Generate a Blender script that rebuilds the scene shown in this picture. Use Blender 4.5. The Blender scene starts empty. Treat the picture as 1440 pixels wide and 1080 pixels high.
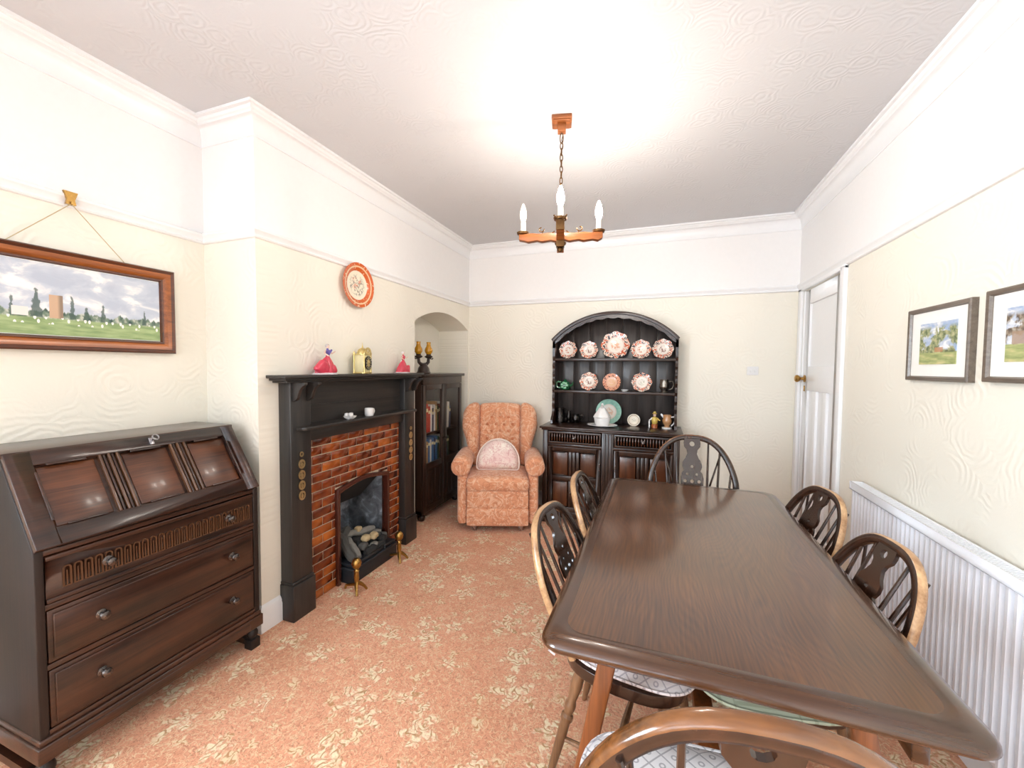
import bpy, bmesh, math, random
from mathutils import Vector, Matrix, Euler
from mathutils.geometry import tessellate_polygon
PI = math.pi
S = bpy.context.scene
C = S.collection

# ------------------------------------------------------------------ camera, world, lights, exposure
FPX = 571.48
YAW, PITCH, ROLL, CZ = 0.34607, -0.0414, 0.00876, 1.40519
cam = bpy.data.cameras.new('camera')
cam.sensor_width = 36.0
cam.lens = FPX / 1440 * 36.0
cam.clip_start = 0.02
camo = bpy.data.objects.new('camera', cam)
C.objects.link(camo)
fw = Vector((-math.sin(YAW) * math.cos(PITCH), math.cos(YAW) * math.cos(PITCH), math.sin(PITCH)))
rt = Vector((math.cos(YAW), math.sin(YAW), 0))
up = rt.cross(fw)
r2 = math.cos(ROLL) * rt + math.sin(ROLL) * up
u2 = -math.sin(ROLL) * rt + math.cos(ROLL) * up
mw = Matrix((r2, u2, -fw)).transposed().to_4x4()
mw.translation = (0, 0, CZ)
camo.matrix_world = mw
S.camera = camo

S.view_settings.view_transform = 'Standard'
S.view_settings.look = 'None'
S.view_settings.gamma = 1.0
S.view_settings.use_curve_mapping = False
S.view_settings.exposure = 1.03

w = bpy.data.worlds.new('world')
S.world = w
w.use_nodes = True
w.node_tree.nodes['Background'].inputs[0].default_value = (0.82, 0.9, 1.0, 1)
w.node_tree.nodes['Background'].inputs[1].default_value = 2.0

xA, xL, xR, yC, yB, yR = -2.316, -1.936, 1.079, 1.519, 3.986, -2.6
ZC = 2.68

def area(name, loc, rot, sx, sy, power, col):
    l = bpy.data.lights.new(name, 'AREA')
    l.shape = 'RECTANGLE'; l.size = sx; l.size_y = sy; l.energy = power; l.color = col
    o = bpy.data.objects.new(name, l); C.objects.link(o)
    o.location = loc; o.rotation_euler = rot
    return o
# daylight arriving through the two windows behind the camera (end wall and left wall)
area('daylight_left_window', (xA - 0.2, -1.3, 1.5), (PI / 2, 0, -PI / 2), 1.7, 1.5, 135, (0.74, 0.88, 1.0))
area('daylight_window', (-0.6, yR - 0.3, 1.5), (PI / 2, 0, 0), 2.4, 1.6, 18, (0.74, 0.88, 1.0))

random.seed(7)

# ------------------------------------------------------------------ node helpers
def L(r, g, b):
    f = lambda v: (v / 255 / 12.92) if v / 255 <= 0.04045 else ((v / 255 + 0.055) / 1.055) ** 2.4
    return (f(r), f(g), f(b), 1)

class V:
    def __init__(s, g, k): s.g = g; s.k = k
    def _m(s, op, o, sw=False): return s.g.m(op, o, s) if sw else s.g.m(op, s, o)
    def __add__(s, o): return s._m('ADD', o)
    __radd__ = __add__
    def __sub__(s, o): return s._m('SUBTRACT', o)
    def __rsub__(s, o): return s._m('SUBTRACT', o, True)
    def __mul__(s, o): return s._m('MULTIPLY', o)
    __rmul__ = __mul__
    def __truediv__(s, o): return s._m('DIVIDE', o)
    def __gt__(s, o): return s._m('GREATER_THAN', o)
    def __lt__(s, o): return s._m('LESS_THAN', o)

class G:
    def __init__(s, name):
        s.mat = bpy.data.materials.new(name); s.mat.use_nodes = True
        s.t = s.mat.node_tree; s.b = s.t.nodes['Principled BSDF']
        s.out = s.t.nodes['Material Output']
    def n(s, t): return s.t.nodes.new(t)
    def put(s, sock, v):
        if isinstance(v, V): s.t.links.new(v.k, sock)
        elif v is not None: sock.default_value = v
    def m(s, op, a, b=None, c=None):
        n = s.n('ShaderNodeMath'); n.operation = op
        s.put(n.inputs[0], a)
        if b is not None: s.put(n.inputs[1], b)
        if c is not None: s.put(n.inputs[2], c)
        return V(s, n.outputs[0])
    def vm(s, op, a, b=None, scale=None):
        n = s.n('ShaderNodeVectorMath'); n.operation = op
        s.put(n.inputs[0], a)
        if b is not None: s.put(n.inputs[1], b)
        if scale is not None: s.put(n.inputs['Scale'], scale)
        return V(s, n.outputs['Value' if op in ('LENGTH', 'DISTANCE') else 'Vector'])
    def co(s, k='Object'):
        return V(s, s.n('ShaderNodeTexCoord').outputs[k])
    def sep(s, v):
        n = s.n('ShaderNodeSeparateXYZ'); s.put(n.inputs[0], v)
        return [V(s, n.outputs[i]) for i in range(3)]
    def comb(s, x, y, z=0.0):
        n = s.n('ShaderNodeCombineXYZ')
        for i, v in enumerate((x, y, z)): s.put(n.inputs[i], v)
        return V(s, n.outputs[0])
    def noise(s, v, scale, detail=2.0, rough=.5, dist=0.0, col=False):
        n = s.n('ShaderNodeTexNoise'); s.put(n.inputs['Vector'], v)
        n.inputs['Scale'].default_value = scale; n.inputs['Detail'].default_value = detail
        n.inputs['Roughness'].default_value = rough; n.inputs['Distortion'].default_value = dist
        return V(s, n.outputs['Color' if col else 'Fac'])
    def vor(s, v, scale, out='Distance', feature='F1', rnd=1.0, dims='3D'):
        n = s.n('ShaderNodeTexVoronoi'); n.voronoi_dimensions = dims; n.feature = feature
        s.put(n.inputs['Vector'], v); n.inputs['Scale'].default_value = scale
        n.inputs['Randomness'].default_value = rnd
        if isinstance(out, tuple): return [V(s, n.outputs[o]) for o in out]
        return V(s, n.outputs[out])
    def ramp(s, f, stops, mode='LINEAR'):
        n = s.n('ShaderNodeValToRGB'); n.color_ramp.interpolation = mode
        e = n.color_ramp.elements
        while len(e) < len(stops): e.new(0.5)
        for i, (p, c) in enumerate(stops):
            e[i].position = p; e[i].color = c if not isinstance(c, (int, float)) else (c, c, c, 1)
        s.put(n.inputs[0], f)
        return V(s, n.outputs[0])
    def mix(s, f, a, b, mode='MIX'):
        n = s.n('ShaderNodeMix'); n.data_type = 'RGBA'; n.blend_type = mode
        s.put(n.inputs['Factor'], f); s.put(n.inputs[6], a); s.put(n.inputs[7], b)
        return V(s, n.outputs[2])
    def mr(s, f, a, b, c=0.0, d=1.0):
        n = s.n('ShaderNodeMapRange'); s.put(n.inputs[0], f)
        for i, v in enumerate((a, b, c, d)): s.put(n.inputs[i + 1], v)
        return V(s, n.outputs[0])
    def rnd(s): return V(s, s.n('ShaderNodeObjectInfo').outputs['Random'])
    def bump(s, h, strength=.3, dist=.01):
        n = s.n('ShaderNodeBump'); s.put(n.inputs['Height'], h)
        n.inputs['Strength'].default_value = strength; n.inputs['Distance'].default_value = dist
        s.t.links.new(n.outputs[0], s.b.inputs['Normal'])
    def set(s, col=None, rough=None, metal=None, coat=None, spec=None, emit=None, es=None, coatr=None, sheen=None):
        b = s.b.inputs
        for k, v in (('Base Color', col), ('Roughness', rough), ('Metallic', metal), ('Coat Weight', coat), ('Coat Roughness', coatr),
                     ('Specular IOR Level', spec), ('Emission Color', emit), ('Emission Strength', es), ('Sheen Weight', sheen)):
            s.put(b[k], v)
        return s.mat

M = {}
def plain(name, col, rough=.5, **k):
    g = G(name)
    n = g.noise(g.co(), 40, 2)
    c = g.mix(g.mr(n, .3, .7, 0, .015 if min(col[:3]) > .6 else .10), col, (0, 0, 0, 1))
    M[name] = g.set(col=c, rough=rough, **k)
    return M[name]

def wood(name, dark, light, rough=.35, coat=.3, axis=2, freq=1.0, bump=.08, coatr=.15, blotch=.0):
    g = G(name)
    x, y, z = g.sep(g.co())
    a = [x, y, z]
    sc = [26 * freq] * 3; sc[axis] = 1.6 * freq
    v = g.comb(*[a[i] * sc[i] for i in range(3)])
    n1 = g.noise(v, 1.0, 4, .6, .4)
    sc2 = [150 * freq] * 3; sc2[axis] = 5 * freq
    n2 = g.noise(g.comb(*[a[i] * sc2[i] for i in range(3)]), 1.0, 2)
    f = n1 * .75 + n2 * .3
    if blotch: f = f + (g.noise(g.co(), 5, 3) - .5) * blotch
    c = g.ramp(f, [(.33, dark), (.72, light)])
    g.bump(n2, bump, .002)
    M[name] = g.set(col=c, rough=rough, coat=coat, coatr=coatr)
    return M[name]

wood('dark_oak', L(20, 10, 7), L(74, 42, 27), .28, .35, 0, blotch=.5)
wood('shaded_oak_v', L(13, 8, 7), L(38, 23, 17), .55, .0, 2, blotch=.4)  # shade of the bureau's sides and legs put into the oak colour
wood('flute_highlight_wood', L(58, 34, 22), L(108, 74, 50), .25, .4, 2)  # paler oak: highlights on flutes and reeds painted into the colour
wood('panel_oak', L(50, 25, 14), L(112, 64, 37), .3, .35, 0, 1.4, blotch=.7)
wood('black_oak', L(22, 21, 21), L(54, 49, 46), .45, .15, 2)
wood('black_oak_h', L(22, 21, 21), L(54, 47, 42), .45, .15, 0)
wood('dresser_oak', L(20, 10, 7), L(60, 34, 22), .3, .25, 0)
wood('dresser_oak_v', L(20, 10, 7), L(60, 33, 20), .3, .25, 2)
wood('dresser_panel', L(50, 24, 11), L(100, 54, 27), .3, .25, 2)
wood('dresser_back', L(40, 36, 35), L(72, 64, 61), .4, .12, 2)
wood('chair_wood', L(22, 12, 8), L(66, 38, 24), .25, .4, 2)
wood('worn_dark', L(28, 16, 9), L(126, 78, 40), .18, .5, 0, .9, blotch=1.1)
wood('worn_wood', L(146, 102, 64), L(212, 172, 128), .3, .4, 0)
wood('leg_wood', L(80, 52, 32), L(140, 100, 68), .35, .3, 2)
wood('trestle_wood', L(80, 40, 16), L(150, 84, 40), .35, .3, 2)
wood('frame_wood', L(104, 50, 14), L(180, 100, 38), .3, .4, 0, 2)
wood('frame_dark', L(60, 28, 14), L(104, 54, 26), .35, .3, 0, 2)
wood('beam_wood', L(112, 58, 20), L(168, 96, 42), .45, .1, 0, 2)
wood('grey_frame', L(84, 72, 62), L(124, 110, 96), .4, .2, 0, 2)
wood('bookcase_oak', L(20, 11, 8), L(58, 36, 27), .35, .25, 2)

# table top: dark brown oak with cathedral figure, grain along the table
g = G('table_oak')
x, y, z = g.sep(g.co())
warp = g.noise(g.comb(x * 3.0, y * 1.1, 0.0), 1.0, 2)
rings = g.m('SINE', (x * 1.0 + warp * .5) * 420)
n2 = g.noise(g.comb(x * 160, y * 6, 0.0), 1.0, 2)
f = rings * .035 + n2 * .42 + g.noise(g.co(), 3, 2) * .3
c = g.ramp(f, [(.2, L(56, 29, 9)), (.62, L(116, 70, 27))])
g.bump(n2, .04, .001)
M['table_oak'] = g.set(col=c, rough=.32, coat=.8, coatr=.13)
wood('table_edge', L(42, 21, 8), L(86, 50, 23), .24, .6, 0)

# embossed wallpaper / ceiling
def plaster(name, col, scale, freq, strength, axes):
    g = G(name)
    a = g.sep(g.co())
    v = g.comb(a[axes[0]], a[axes[1]], 0.0)
    wv = g.vm('ADD', v, g.vm('SCALE', g.noise(v, 7, 2, col=True), scale=.05))
    p = g.vor(wv, scale, 'Position', rnd=1.0, dims='2D')
    d = g.vm('SUBTRACT', wv, p)
    r = g.vm('LENGTH', d)
    s = g.m('SINE', (r + g.noise(v, 14, 2) * .035) * freq)
    mask = g.mr(g.noise(v, 5, 2), .42, .6)
    h = s * mask + g.noise(v, 90, 2) * .5
    g.bump(h, strength, .004)
    tint = g.mix(g.mr(g.noise(v, 1.5, 2), .3, .7, 0, .05), col, L(205, 195, 175))
    M[name] = g.set(col=tint, rough=.55)
    return M[name]
CREAM, WHITE = L(242, 236, 222), L(244, 242, 240)
plaster('wallpaper_x', CREAM, 5, 230, .2, (1, 2))
plaster('wallpaper_y', CREAM, 5, 230, .2, (0, 2))
plaster('ceiling_plaster', L(213, 212, 214), 9, 330, .2, (0, 1))
plain('white_wall', L(244, 241, 239), .6)
plain('white_paint', L(243, 242, 242), .3)
plain('rad_paint', L(246, 247, 252), .25)

# carpet
g = G('carpet')
a = g.sep(g.co())
v = g.comb(a[0], a[1], 0.0)
wv = g.vm('ADD', v, g.vm('SCALE', g.vm('SUBTRACT', g.noise(v, 16, 2, col=True), (.5, .5, .5)), scale=.07))
def flower(scale, rad, amp, petals, rnd):
    p, colr = g.vor(wv, scale, ('Position', 'Color'), rnd=rnd, dims='2D')
    d = g.vm('SUBTRACT', wv, p)
    dx, dy, _ = g.sep(d)
    r = g.vm('LENGTH', d)
    ang = g.m('ARCTAN2', dy, dx)
    cr, cg, cb = g.sep(colr)
    edge = (g.m('SINE', ang * petals + cr * 6.3) * amp + rad) * (cg * .7 + .6)
    inside = g.mr(edge - r, -.004, .006)
    veins = g.m('SINE', (r * 1.0 + g.noise(v, 22, 1) * .09) * 210 + ang * 3)
    return inside, veins
i1, v1 = flower(4.3, .058, .026, 5, 1.0)
i2, v2 = flower(9.0, .022, .008, 4, .9)
sq = g.noise(v, 26, 2, .5, 1.6)
l1 = g.mr(g.m('ABSOLUTE', sq - .5), .012, .035, 1, 0)
sq2 = g.noise(g.vm('ADD', v, (3.3, 7.1, 0)), 30, 2, .5, 1.8)
l2 = g.mr(g.m('ABSOLUTE', sq2 - .52), .010, .03, 1, 0)
base = g.mix(g.noise(v, 120, 2), L(220, 146, 112), L(246, 185, 149))
base = g.mix(g.mr(g.noise(v, 2.5, 2), .35, .65, 0, .5), base, L(214, 146, 108))
c = g.mix(l2 * .6, base, L(172, 104, 72))
c = g.mix(l1 * .75, c, L(238, 206, 162))
m2 = i2 * g.mr(g.noise(v, 6, 1), .4, .55)
c = g.mix(m2 * .75, c, g.mix(g.mr(v2, -.9, -.3), L(190, 136, 84), L(242, 222, 180)))
m1 = i1 * g.mr(g.noise(v, 38, 3, .6), .38, .56)
c = g.mix(m1 * .88, c, g.mix(g.mr(v1, -.95, -.2), L(186, 138, 88), L(248, 232, 196)))
g.bump(g.noise(v, 500, 2) + g.noise(v, 120, 1), .5, .004)
M['carpet'] = g.set(col=c, rough=.95, spec=.1, sheen=.2)

# glazed brick tile
g = G('glazed_brick')
rn = g.rnd()
n = g.noise(g.vm('ADD', g.co(), g.comb(rn * 37, rn * 11, 0.0)), 14, 3)
c = g.ramp(n * .75 + rn * .4 - .08, [(.2, L(70, 24, 8)), (.48, L(132, 54, 14)), (.8, L(190, 102, 34))])
g.bump(n, .15, .004)
M['glazed_brick'] = g.set(col=c, rough=.12, coat=.5, coatr=.05)
plain('mortar', L(222, 200, 172), .8)

# fabrics
g = G('chair_fabric')
v = g.co()
s1 = g.noise(v, 8, 1, .5, 2.6)
l1 = g.mr(g.m('ABSOLUTE', s1 - .5), .02, .07, 1, 0)
s2 = g.noise(g.vm('ADD', v, (5, 1, 2)), 10, 1, .5, 2.0)
l2 = g.mr(g.m('ABSOLUTE', s2 - .5), .01, .04, 1, 0)
c = g.mix(g.noise(v, 60, 2), L(218, 146, 108), L(234, 170, 132))
c = g.mix(l1 * .6, c, L(246, 210, 178))
c = g.mix(l2 * .5, c, L(190, 112, 76))
g.bump(g.noise(v, 400, 1) + l1, .3, .003)
M['chair_fabric'] = g.set(col=c, rough=.85, sheen=.3, spec=.2)

plain('button_fabric', L(206, 130, 92), .85)
g = G('pink_cushion')
v = g.co()
s1 = g.noise(v, 17, 2, .5, 1.8)
l1 = g.mr(g.m('ABSOLUTE', s1 - .5), .01, .05, 1, 0)
c = g.mix(g.mr(g.noise(v, 11, 2), .4, .62), L(238, 208, 200), L(246, 234, 222))
c = g.mix(l1 * .55, c, L(204, 136, 136))
M['pink_cushion'] = g.set(col=c, rough=.85, sheen=.2)
plain('cushion_piping', L(245, 226, 214), .8)

def lattice(name, base, line, k=17):
    g = G(name)
    x, y, z = g.sep(g.co())
    u = g.m('FRACT', (x + y) * k + 50); w_ = g.m('FRACT', (x - y) * k + 50)
    du = g.m('ABSOLUTE', u - .5); dw = g.m('ABSOLUTE', w_ - .5)
    ln = g.mr(g.m('MAXIMUM', du, dw), .44, .47)
    r = g.m('SQRT', du * du + dw * dw)
    ring = g.mr(g.m('ABSOLUTE', r - .14), .03, .06, 1, 0)
    c = g.mix(g.m('MAXIMUM', ln, ring) * .7, base, line)
    g.bump(g.noise(g.co(), 300, 1), .2, .002)
    M[name] = g.set(col=c, rough=.85, spec=.2)
lattice('cushion_white', L(238, 234, 234), L(150, 146, 150))
lattice('cushion_pink', L(236, 222, 218), L(166, 148, 152))
g = G('cushion_green')
x, y, z = g.sep(g.co())
fx = g.m('FRACT', x * 26 + 40); fy = g.m('FRACT', y * 26 + 40)
k1 = g.m('ABSOLUTE', fx - .5) > .38; k2 = g.m('ABSOLUTE', fy - .5) > .38
sel = g.noise(g.comb(g.m('FLOOR', x * 13), g.m('FLOOR', y * 13), 0.0), 3.1, 0) > .5
pat = g.m('MAXIMUM', k1 * sel, k2 * (1 - sel))
c = g.mix(pat * .5, L(172, 174, 150), L(128, 132, 108))
M['cushion_green'] = g.set(col=c, rough=.9, spec=.2)

# metals, ceramic, misc
def metal(name, col, rough=.3):
    g = G(name)
    n = g.noise(g.co(), 60, 3)
    M[name] = g.set(col=g.mix(g.mr(n, .3, .7, 0, .35), col, (col[0] * .35, col[1] * .3, col[2] * .25, 1)), rough=g.mr(n, .2, .8, rough * .7, rough * 1.4), metal=1.0)
metal('brass', L(190, 150, 84), .3)
metal('pale_brass', L(226, 206, 156), .35)
metal('clock_brass', L(235, 215, 150), .3)
metal('pewter', L(150, 145, 136), .3)
metal('dark_pewter', L(70, 66, 64), .3)
metal('bronze_knob', L(112, 106, 104), .25)
metal('antique_iron', L(112, 82, 52), .45)
metal('steel', L(190, 190, 196), .25)
plain('black_iron', L(34, 38, 44), .45)
plain('soot_dark', L(40, 40, 40), .8)
plain('log_grey', L(86, 84, 80), .85)
plain('log_light', L(140, 136, 128), .85)
plain('pebble', L(206, 182, 140), .7)
plain('dark_trim', L(74, 34, 24), .25, coat=.4)
g = G('firebox_lining')
n = g.noise(g.co(), 9, 4, .6, .8)
M['firebox_lining'] = g.set(col=g.ramp(n, [(.35, L(52, 54, 58)), (.55, L(98, 104, 112)), (.75, L(176, 184, 196))]), rough=.8)
plain('white_china', L(238, 236, 234), .15, coat=.5)
plain('cream_china', L(232, 222, 200), .2, coat=.4)
plain('green_glaze', L(30, 96, 60), .12, coat=.6)
plain('green_glaze_light', L(120, 180, 140), .12, coat=.6)
plain('dress_red', L(214, 62, 84), .25, coat=.3)
plain('dress_white', L(240, 230, 232), .25, coat=.3)
plain('shawl_blue', L(110, 96, 170), .3)
plain('skin', L(240, 205, 186), .4)
plain('hair', L(120, 84, 56), .5)
plain('hair_grey', L(190, 180, 176), .5)
plain('ebony_wood', L(48, 32, 26), .35, coat=.3)
plain('clock_black', L(36, 32, 26), .3)
plain('clock_cream', L(236, 224, 176), .3)
plain('toby_yellow', L(214, 184, 90), .3, coat=.4)
plain('toby_brown', L(176, 96, 48), .3, coat=.4)
plain('jug_copper', L(190, 140, 96), .2, coat=.4)
plain('candle_tube', L(246, 240, 228), .4)
plain('mount_card', L(242, 240, 234), .8)
plain('cord_string', L(196, 176, 138), .8)
plain('slot_dark', L(120, 122, 130), .6)
plain('page_paper', L(226, 214, 190), .8)
g = G('amber_glass')
M['amber_glass'] = g.set(col=L(232, 168, 24), rough=.1, coat=.5)
g.b.inputs['Transmission Weight'].default_value = .35
def bulb(name, col, s):
    g = G(name)
    M[name] = g.set(col=L(255, 240, 220), rough=.3, emit=col, es=s)
bulb('bulb_lit', (1.0, .93, .84, 1), 175)
bulb('bulb_dim', (1.0, .9, .76, 1), .55)
g = G('door_glass')
tr = g.n('ShaderNodeBsdfTransparent'); gl = g.n('ShaderNodeBsdfGlossy'); gl.inputs['Roughness'].default_value = .03
lw = g.n('ShaderNodeLayerWeight'); lw.inputs[0].default_value = .5
fv = V(g, lw.outputs['Facing']); fv = fv * fv * fv * .30 + .04
mx = g.n('ShaderNodeMixShader')
g.t.links.new(fv.k, mx.inputs[0]); g.t.links.new(tr.outputs[0], mx.inputs[1]); g.t.links.new(gl.outputs[0], mx.inputs[2])
g.t.links.new(mx.outputs[0], g.out.inputs[0])
M['door_glass'] = g.mat

def plate_mat(name, R, centre, bg=L(244, 232, 220), rimcols=None, phase=0.0):
    g = G(name)
    x, y, z = g.sep(g.co())
    r = g.m('SQRT', x * x + y * y) / R
    ang = g.m('ARCTAN2', y, x)
    pv = g.comb(g.m('COSINE', ang) * 2.2 + phase, g.m('SINE', ang) * 2.2, r * 2.5)
    n = g.noise(pv, 2.2, 2, .5, .6)
    rim = g.mr(r, .6, .66)
    blot = g.ramp(n, [(0, L(58, 40, 58)), (.40, L(80, 46, 52)), (.43, L(244, 226, 208)), (.52, L(244, 222, 200)), (.54, L(204, 92, 60)), (.66, L(220, 120, 80))], 'CONSTANT') if rimcols is None else rimcols(g, n, r)
    cen = g.noise(g.comb(x / R, y / R, phase), 5, 2)
    cm = g.mr(r, .30, .42, 1, 0) * g.mr(cen, .46, .54)
    c = g.mix(cm * .85, bg, centre)
    ring = g.mr(g.m('ABSOLUTE', r - .58), .01, .03, 1, 0)
    c = g.mix(ring * .4, c, L(214, 150, 120))
    c = g.mix(rim, c, blot)
    M[name] = g.set(col=c, rough=.15, coat=.5)
plate_mat('imari_a', .085, L(206, 108, 64), phase=.3)
plate_mat('imari_b', .125, L(226, 160, 120), phase=4.1)
plate_mat('imari_c', .085, L(150, 96, 80), phase=8.7)
plate_mat('imari_d', .085, L(196, 190, 172), phase=13.1)
plate_mat('imari_peach', .083, L(220, 170, 110), bg=L(228, 178, 148), phase=2.0,
          rimcols=lambda g, n, r: g.ramp(n, [(0, L(70, 44, 52)), (.41, L(84, 50, 56)), (.43, L(222, 150, 118)), (.6, L(228, 166, 132))], 'CONSTANT'))
plate_mat('green_rim', .113, L(232, 190, 160), bg=L(240, 232, 222), rimcols=lambda g, n, r: g.mix(g.mr(n, .3, .7), L(136, 186, 168), L(158, 204, 188)))
plate_mat('small_cream', .056, L(206, 196, 176), bg=L(236, 226, 208), rimcols=lambda g, n, r: g.mix(g.mr(g.m('ABSOLUTE', r - .8), .04, .08, 1, 0), L(236, 226, 208), L(180, 164, 140)))
# orange wall plate
g = G('orange_plate')
x, y, z = g.sep(g.co())
r = g.m('SQRT', x * x + y * y) / .148
n = g.noise(g.co(), 34, 2, .5, 1.0); n3 = g.noise(g.vm('ADD', g.co(), (4, 2, 1)), 30, 2, .5, 1.0)
c = g.mix(g.mr(g.m('ABSOLUTE', n - .5), .02, .06, 1, 0) * g.mr(r, .42, .52, 1, 0) * .8, L(240, 228, 204), L(112, 106, 92))
c = g.mix(g.mr(n3, .58, .64) * g.mr(r, .36, .46, 1, 0) * .7, c, L(222, 140, 110))
rimn = g.noise(g.co(), 60, 2)
c = g.mix(g.mr(r, .64, .66), c, g.mix(g.mr(rimn, .62, .68), L(206, 92, 34), L(240, 210, 170)))
c = g.mix(g.mr(g.m('ABSOLUTE', r - .83), .025, .04, 1, 0) * .8, c, L(240, 214, 170))
M['orange_plate'] = g.set(col=c, rough=.2, coat=.4)

# paintings (flat pictures): sky, tree line, meadow
def painting(name, w_, h_, horizon, kind):
    g = G(name)
    x, y, z = g.sep(g.co())
    u = x / w_ + .5; t = z / h_ + .5
    uv = g.comb(u * w_, t * h_, 0.0)
    cl = g.noise(g.comb(u * w_ * 1.0, t * h_ * 1.8, 0.0), 9 if kind == 0 else 14, 4, .55, .5)
    sky = g.ramp(cl, [(.38, L(186, 194, 208) if kind == 0 else L(158, 178, 208)), (.52, L(202, 208, 218)), (.62, L(244, 242, 240))])
    gn = g.noise(g.comb(u * w_ * 8, t * h_ * 40, 0.0), 1.5, 3)
    gr = g.ramp(gn, [(.35, L(132, 156, 104)), (.65, L(172, 190, 136))]) if kind == 0 else g.ramp(gn, [(.3, L(128, 140, 88)), (.5, L(172, 178, 118)), (.7, L(212, 200, 146))])
    c = g.mix(g.mr(t, horizon - .004, horizon + .004, 1, 0), sky, gr)
    if kind == 0:
        hill = g.noise(g.comb(u * 6, 0.0, 0.0), 2.5, 4, .65)
        tl = horizon + .03 + (hill - .36) * .34
        tm = g.mr(tl - t, -.01, .01) * g.mr(t, horizon - .03, horizon)
        tex = g.noise(g.comb(u * w_, t * h_ * .6, 0.0), 42, 3)
        c = g.mix(tm, c, g.ramp(tex, [(.36, L(58, 82, 76)), (.52, L(120, 140, 120)), (.62, L(196, 198, 184))]))
        # spiky bare trees
        for cx_, hh, ww in ((.335, .40, .03), (.50, .34, .018), (.66, .26, .022), (.90, .24, .018), (.57, .2, .03), (.23, .3, .012)):
            k = g.m('ABSOLUTE', u - cx_) + (g.noise(g.comb(u * 60, t * 14, 0.0), 1.0, 2) - .5) * .03
            q = g.mr(k - (horizon + hh - t) * ww * 2.2, .0, .004, 1, 0) * g.mr(t, horizon - .02, horizon) * g.mr(t, horizon + hh - .02, horizon + hh, 1, 0)
            c = g.mix(q * .85, c, L(70, 92, 84))
        # church tower and low white building
        tw = (g.m('ABSOLUTE', u - .425) < .032) * (t < horizon + .32) * (t > horizon - .01)
        c = g.mix(tw, c, g.mix(g.mr(u, .43, .445), L(206, 172, 142), L(150, 128, 108)))
        wh = (g.m('ABSOLUTE', u - .265) < .035) * (t < horizon + .12) * (t > horizon)
        c = g.mix(wh, c, L(232, 228, 222))
        # players on the green
        pd, pc = g.vor(g.comb(u * 30, t * 7, 0.0), 1.0, ('Distance', 'Color'), dims='2D')
        pl = (pd < .2) * (t < horizon) * (t > horizon - .1)
        c = g.mix(pl, c, L(246, 244, 236))
    else:
        tn = g.noise(g.comb(u * w_ + kind * 3.7, t * h_, 0.0), 16, 3, .6, .4)
        tm = g.mr(tn, .42, .49) * g.mr(t, horizon - .03, horizon) * g.mr(t, .88, .98, 1, 0)
        tex = g.noise(uv, 60, 3)
        lv = (L(96, 108, 74), L(148, 154, 110), L(186, 180, 138)) if kind == 1 else (L(84, 74, 66), L(142, 124, 104), L(176, 170, 156))
        c = g.mix(tm, c, g.ramp(tex, [(.35, lv[0]), (.5, lv[1]), (.65, lv[2])]))
        if kind == 1:
            bl = (g.m('ABSOLUTE', u - .56) < .13) * (t < horizon + .12) * (t > horizon)
            c = g.mix(bl * .8, c, L(196, 140, 96))
        else:
            bl = (g.m('ABSOLUTE', u - .17) < .13) * (t < horizon + .26) * (t > horizon)
            c = g.mix(bl * .85, c, L(168, 140, 116))
            dx = (u - .36) * 3.2; dz = (t - .74) * 2.4
            c = g.mix(g.mr(g.m('SQRT', dx * dx + dz * dz), .2, .24, 1, 0), c, L(120, 96, 84))
            c = g.mix((g.m('ABSOLUTE', u - .36) < .01) * (t < .7) * (t > horizon), c, L(96, 78, 66))
    M[name] = g.set(col=c, rough=.6)
painting('cricket_painting', .63, .283, .25, 0)
painting('garden_painting', .20, .155, .27, 1)
painting('yard_painting', .20, .155, .30, 2)

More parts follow.
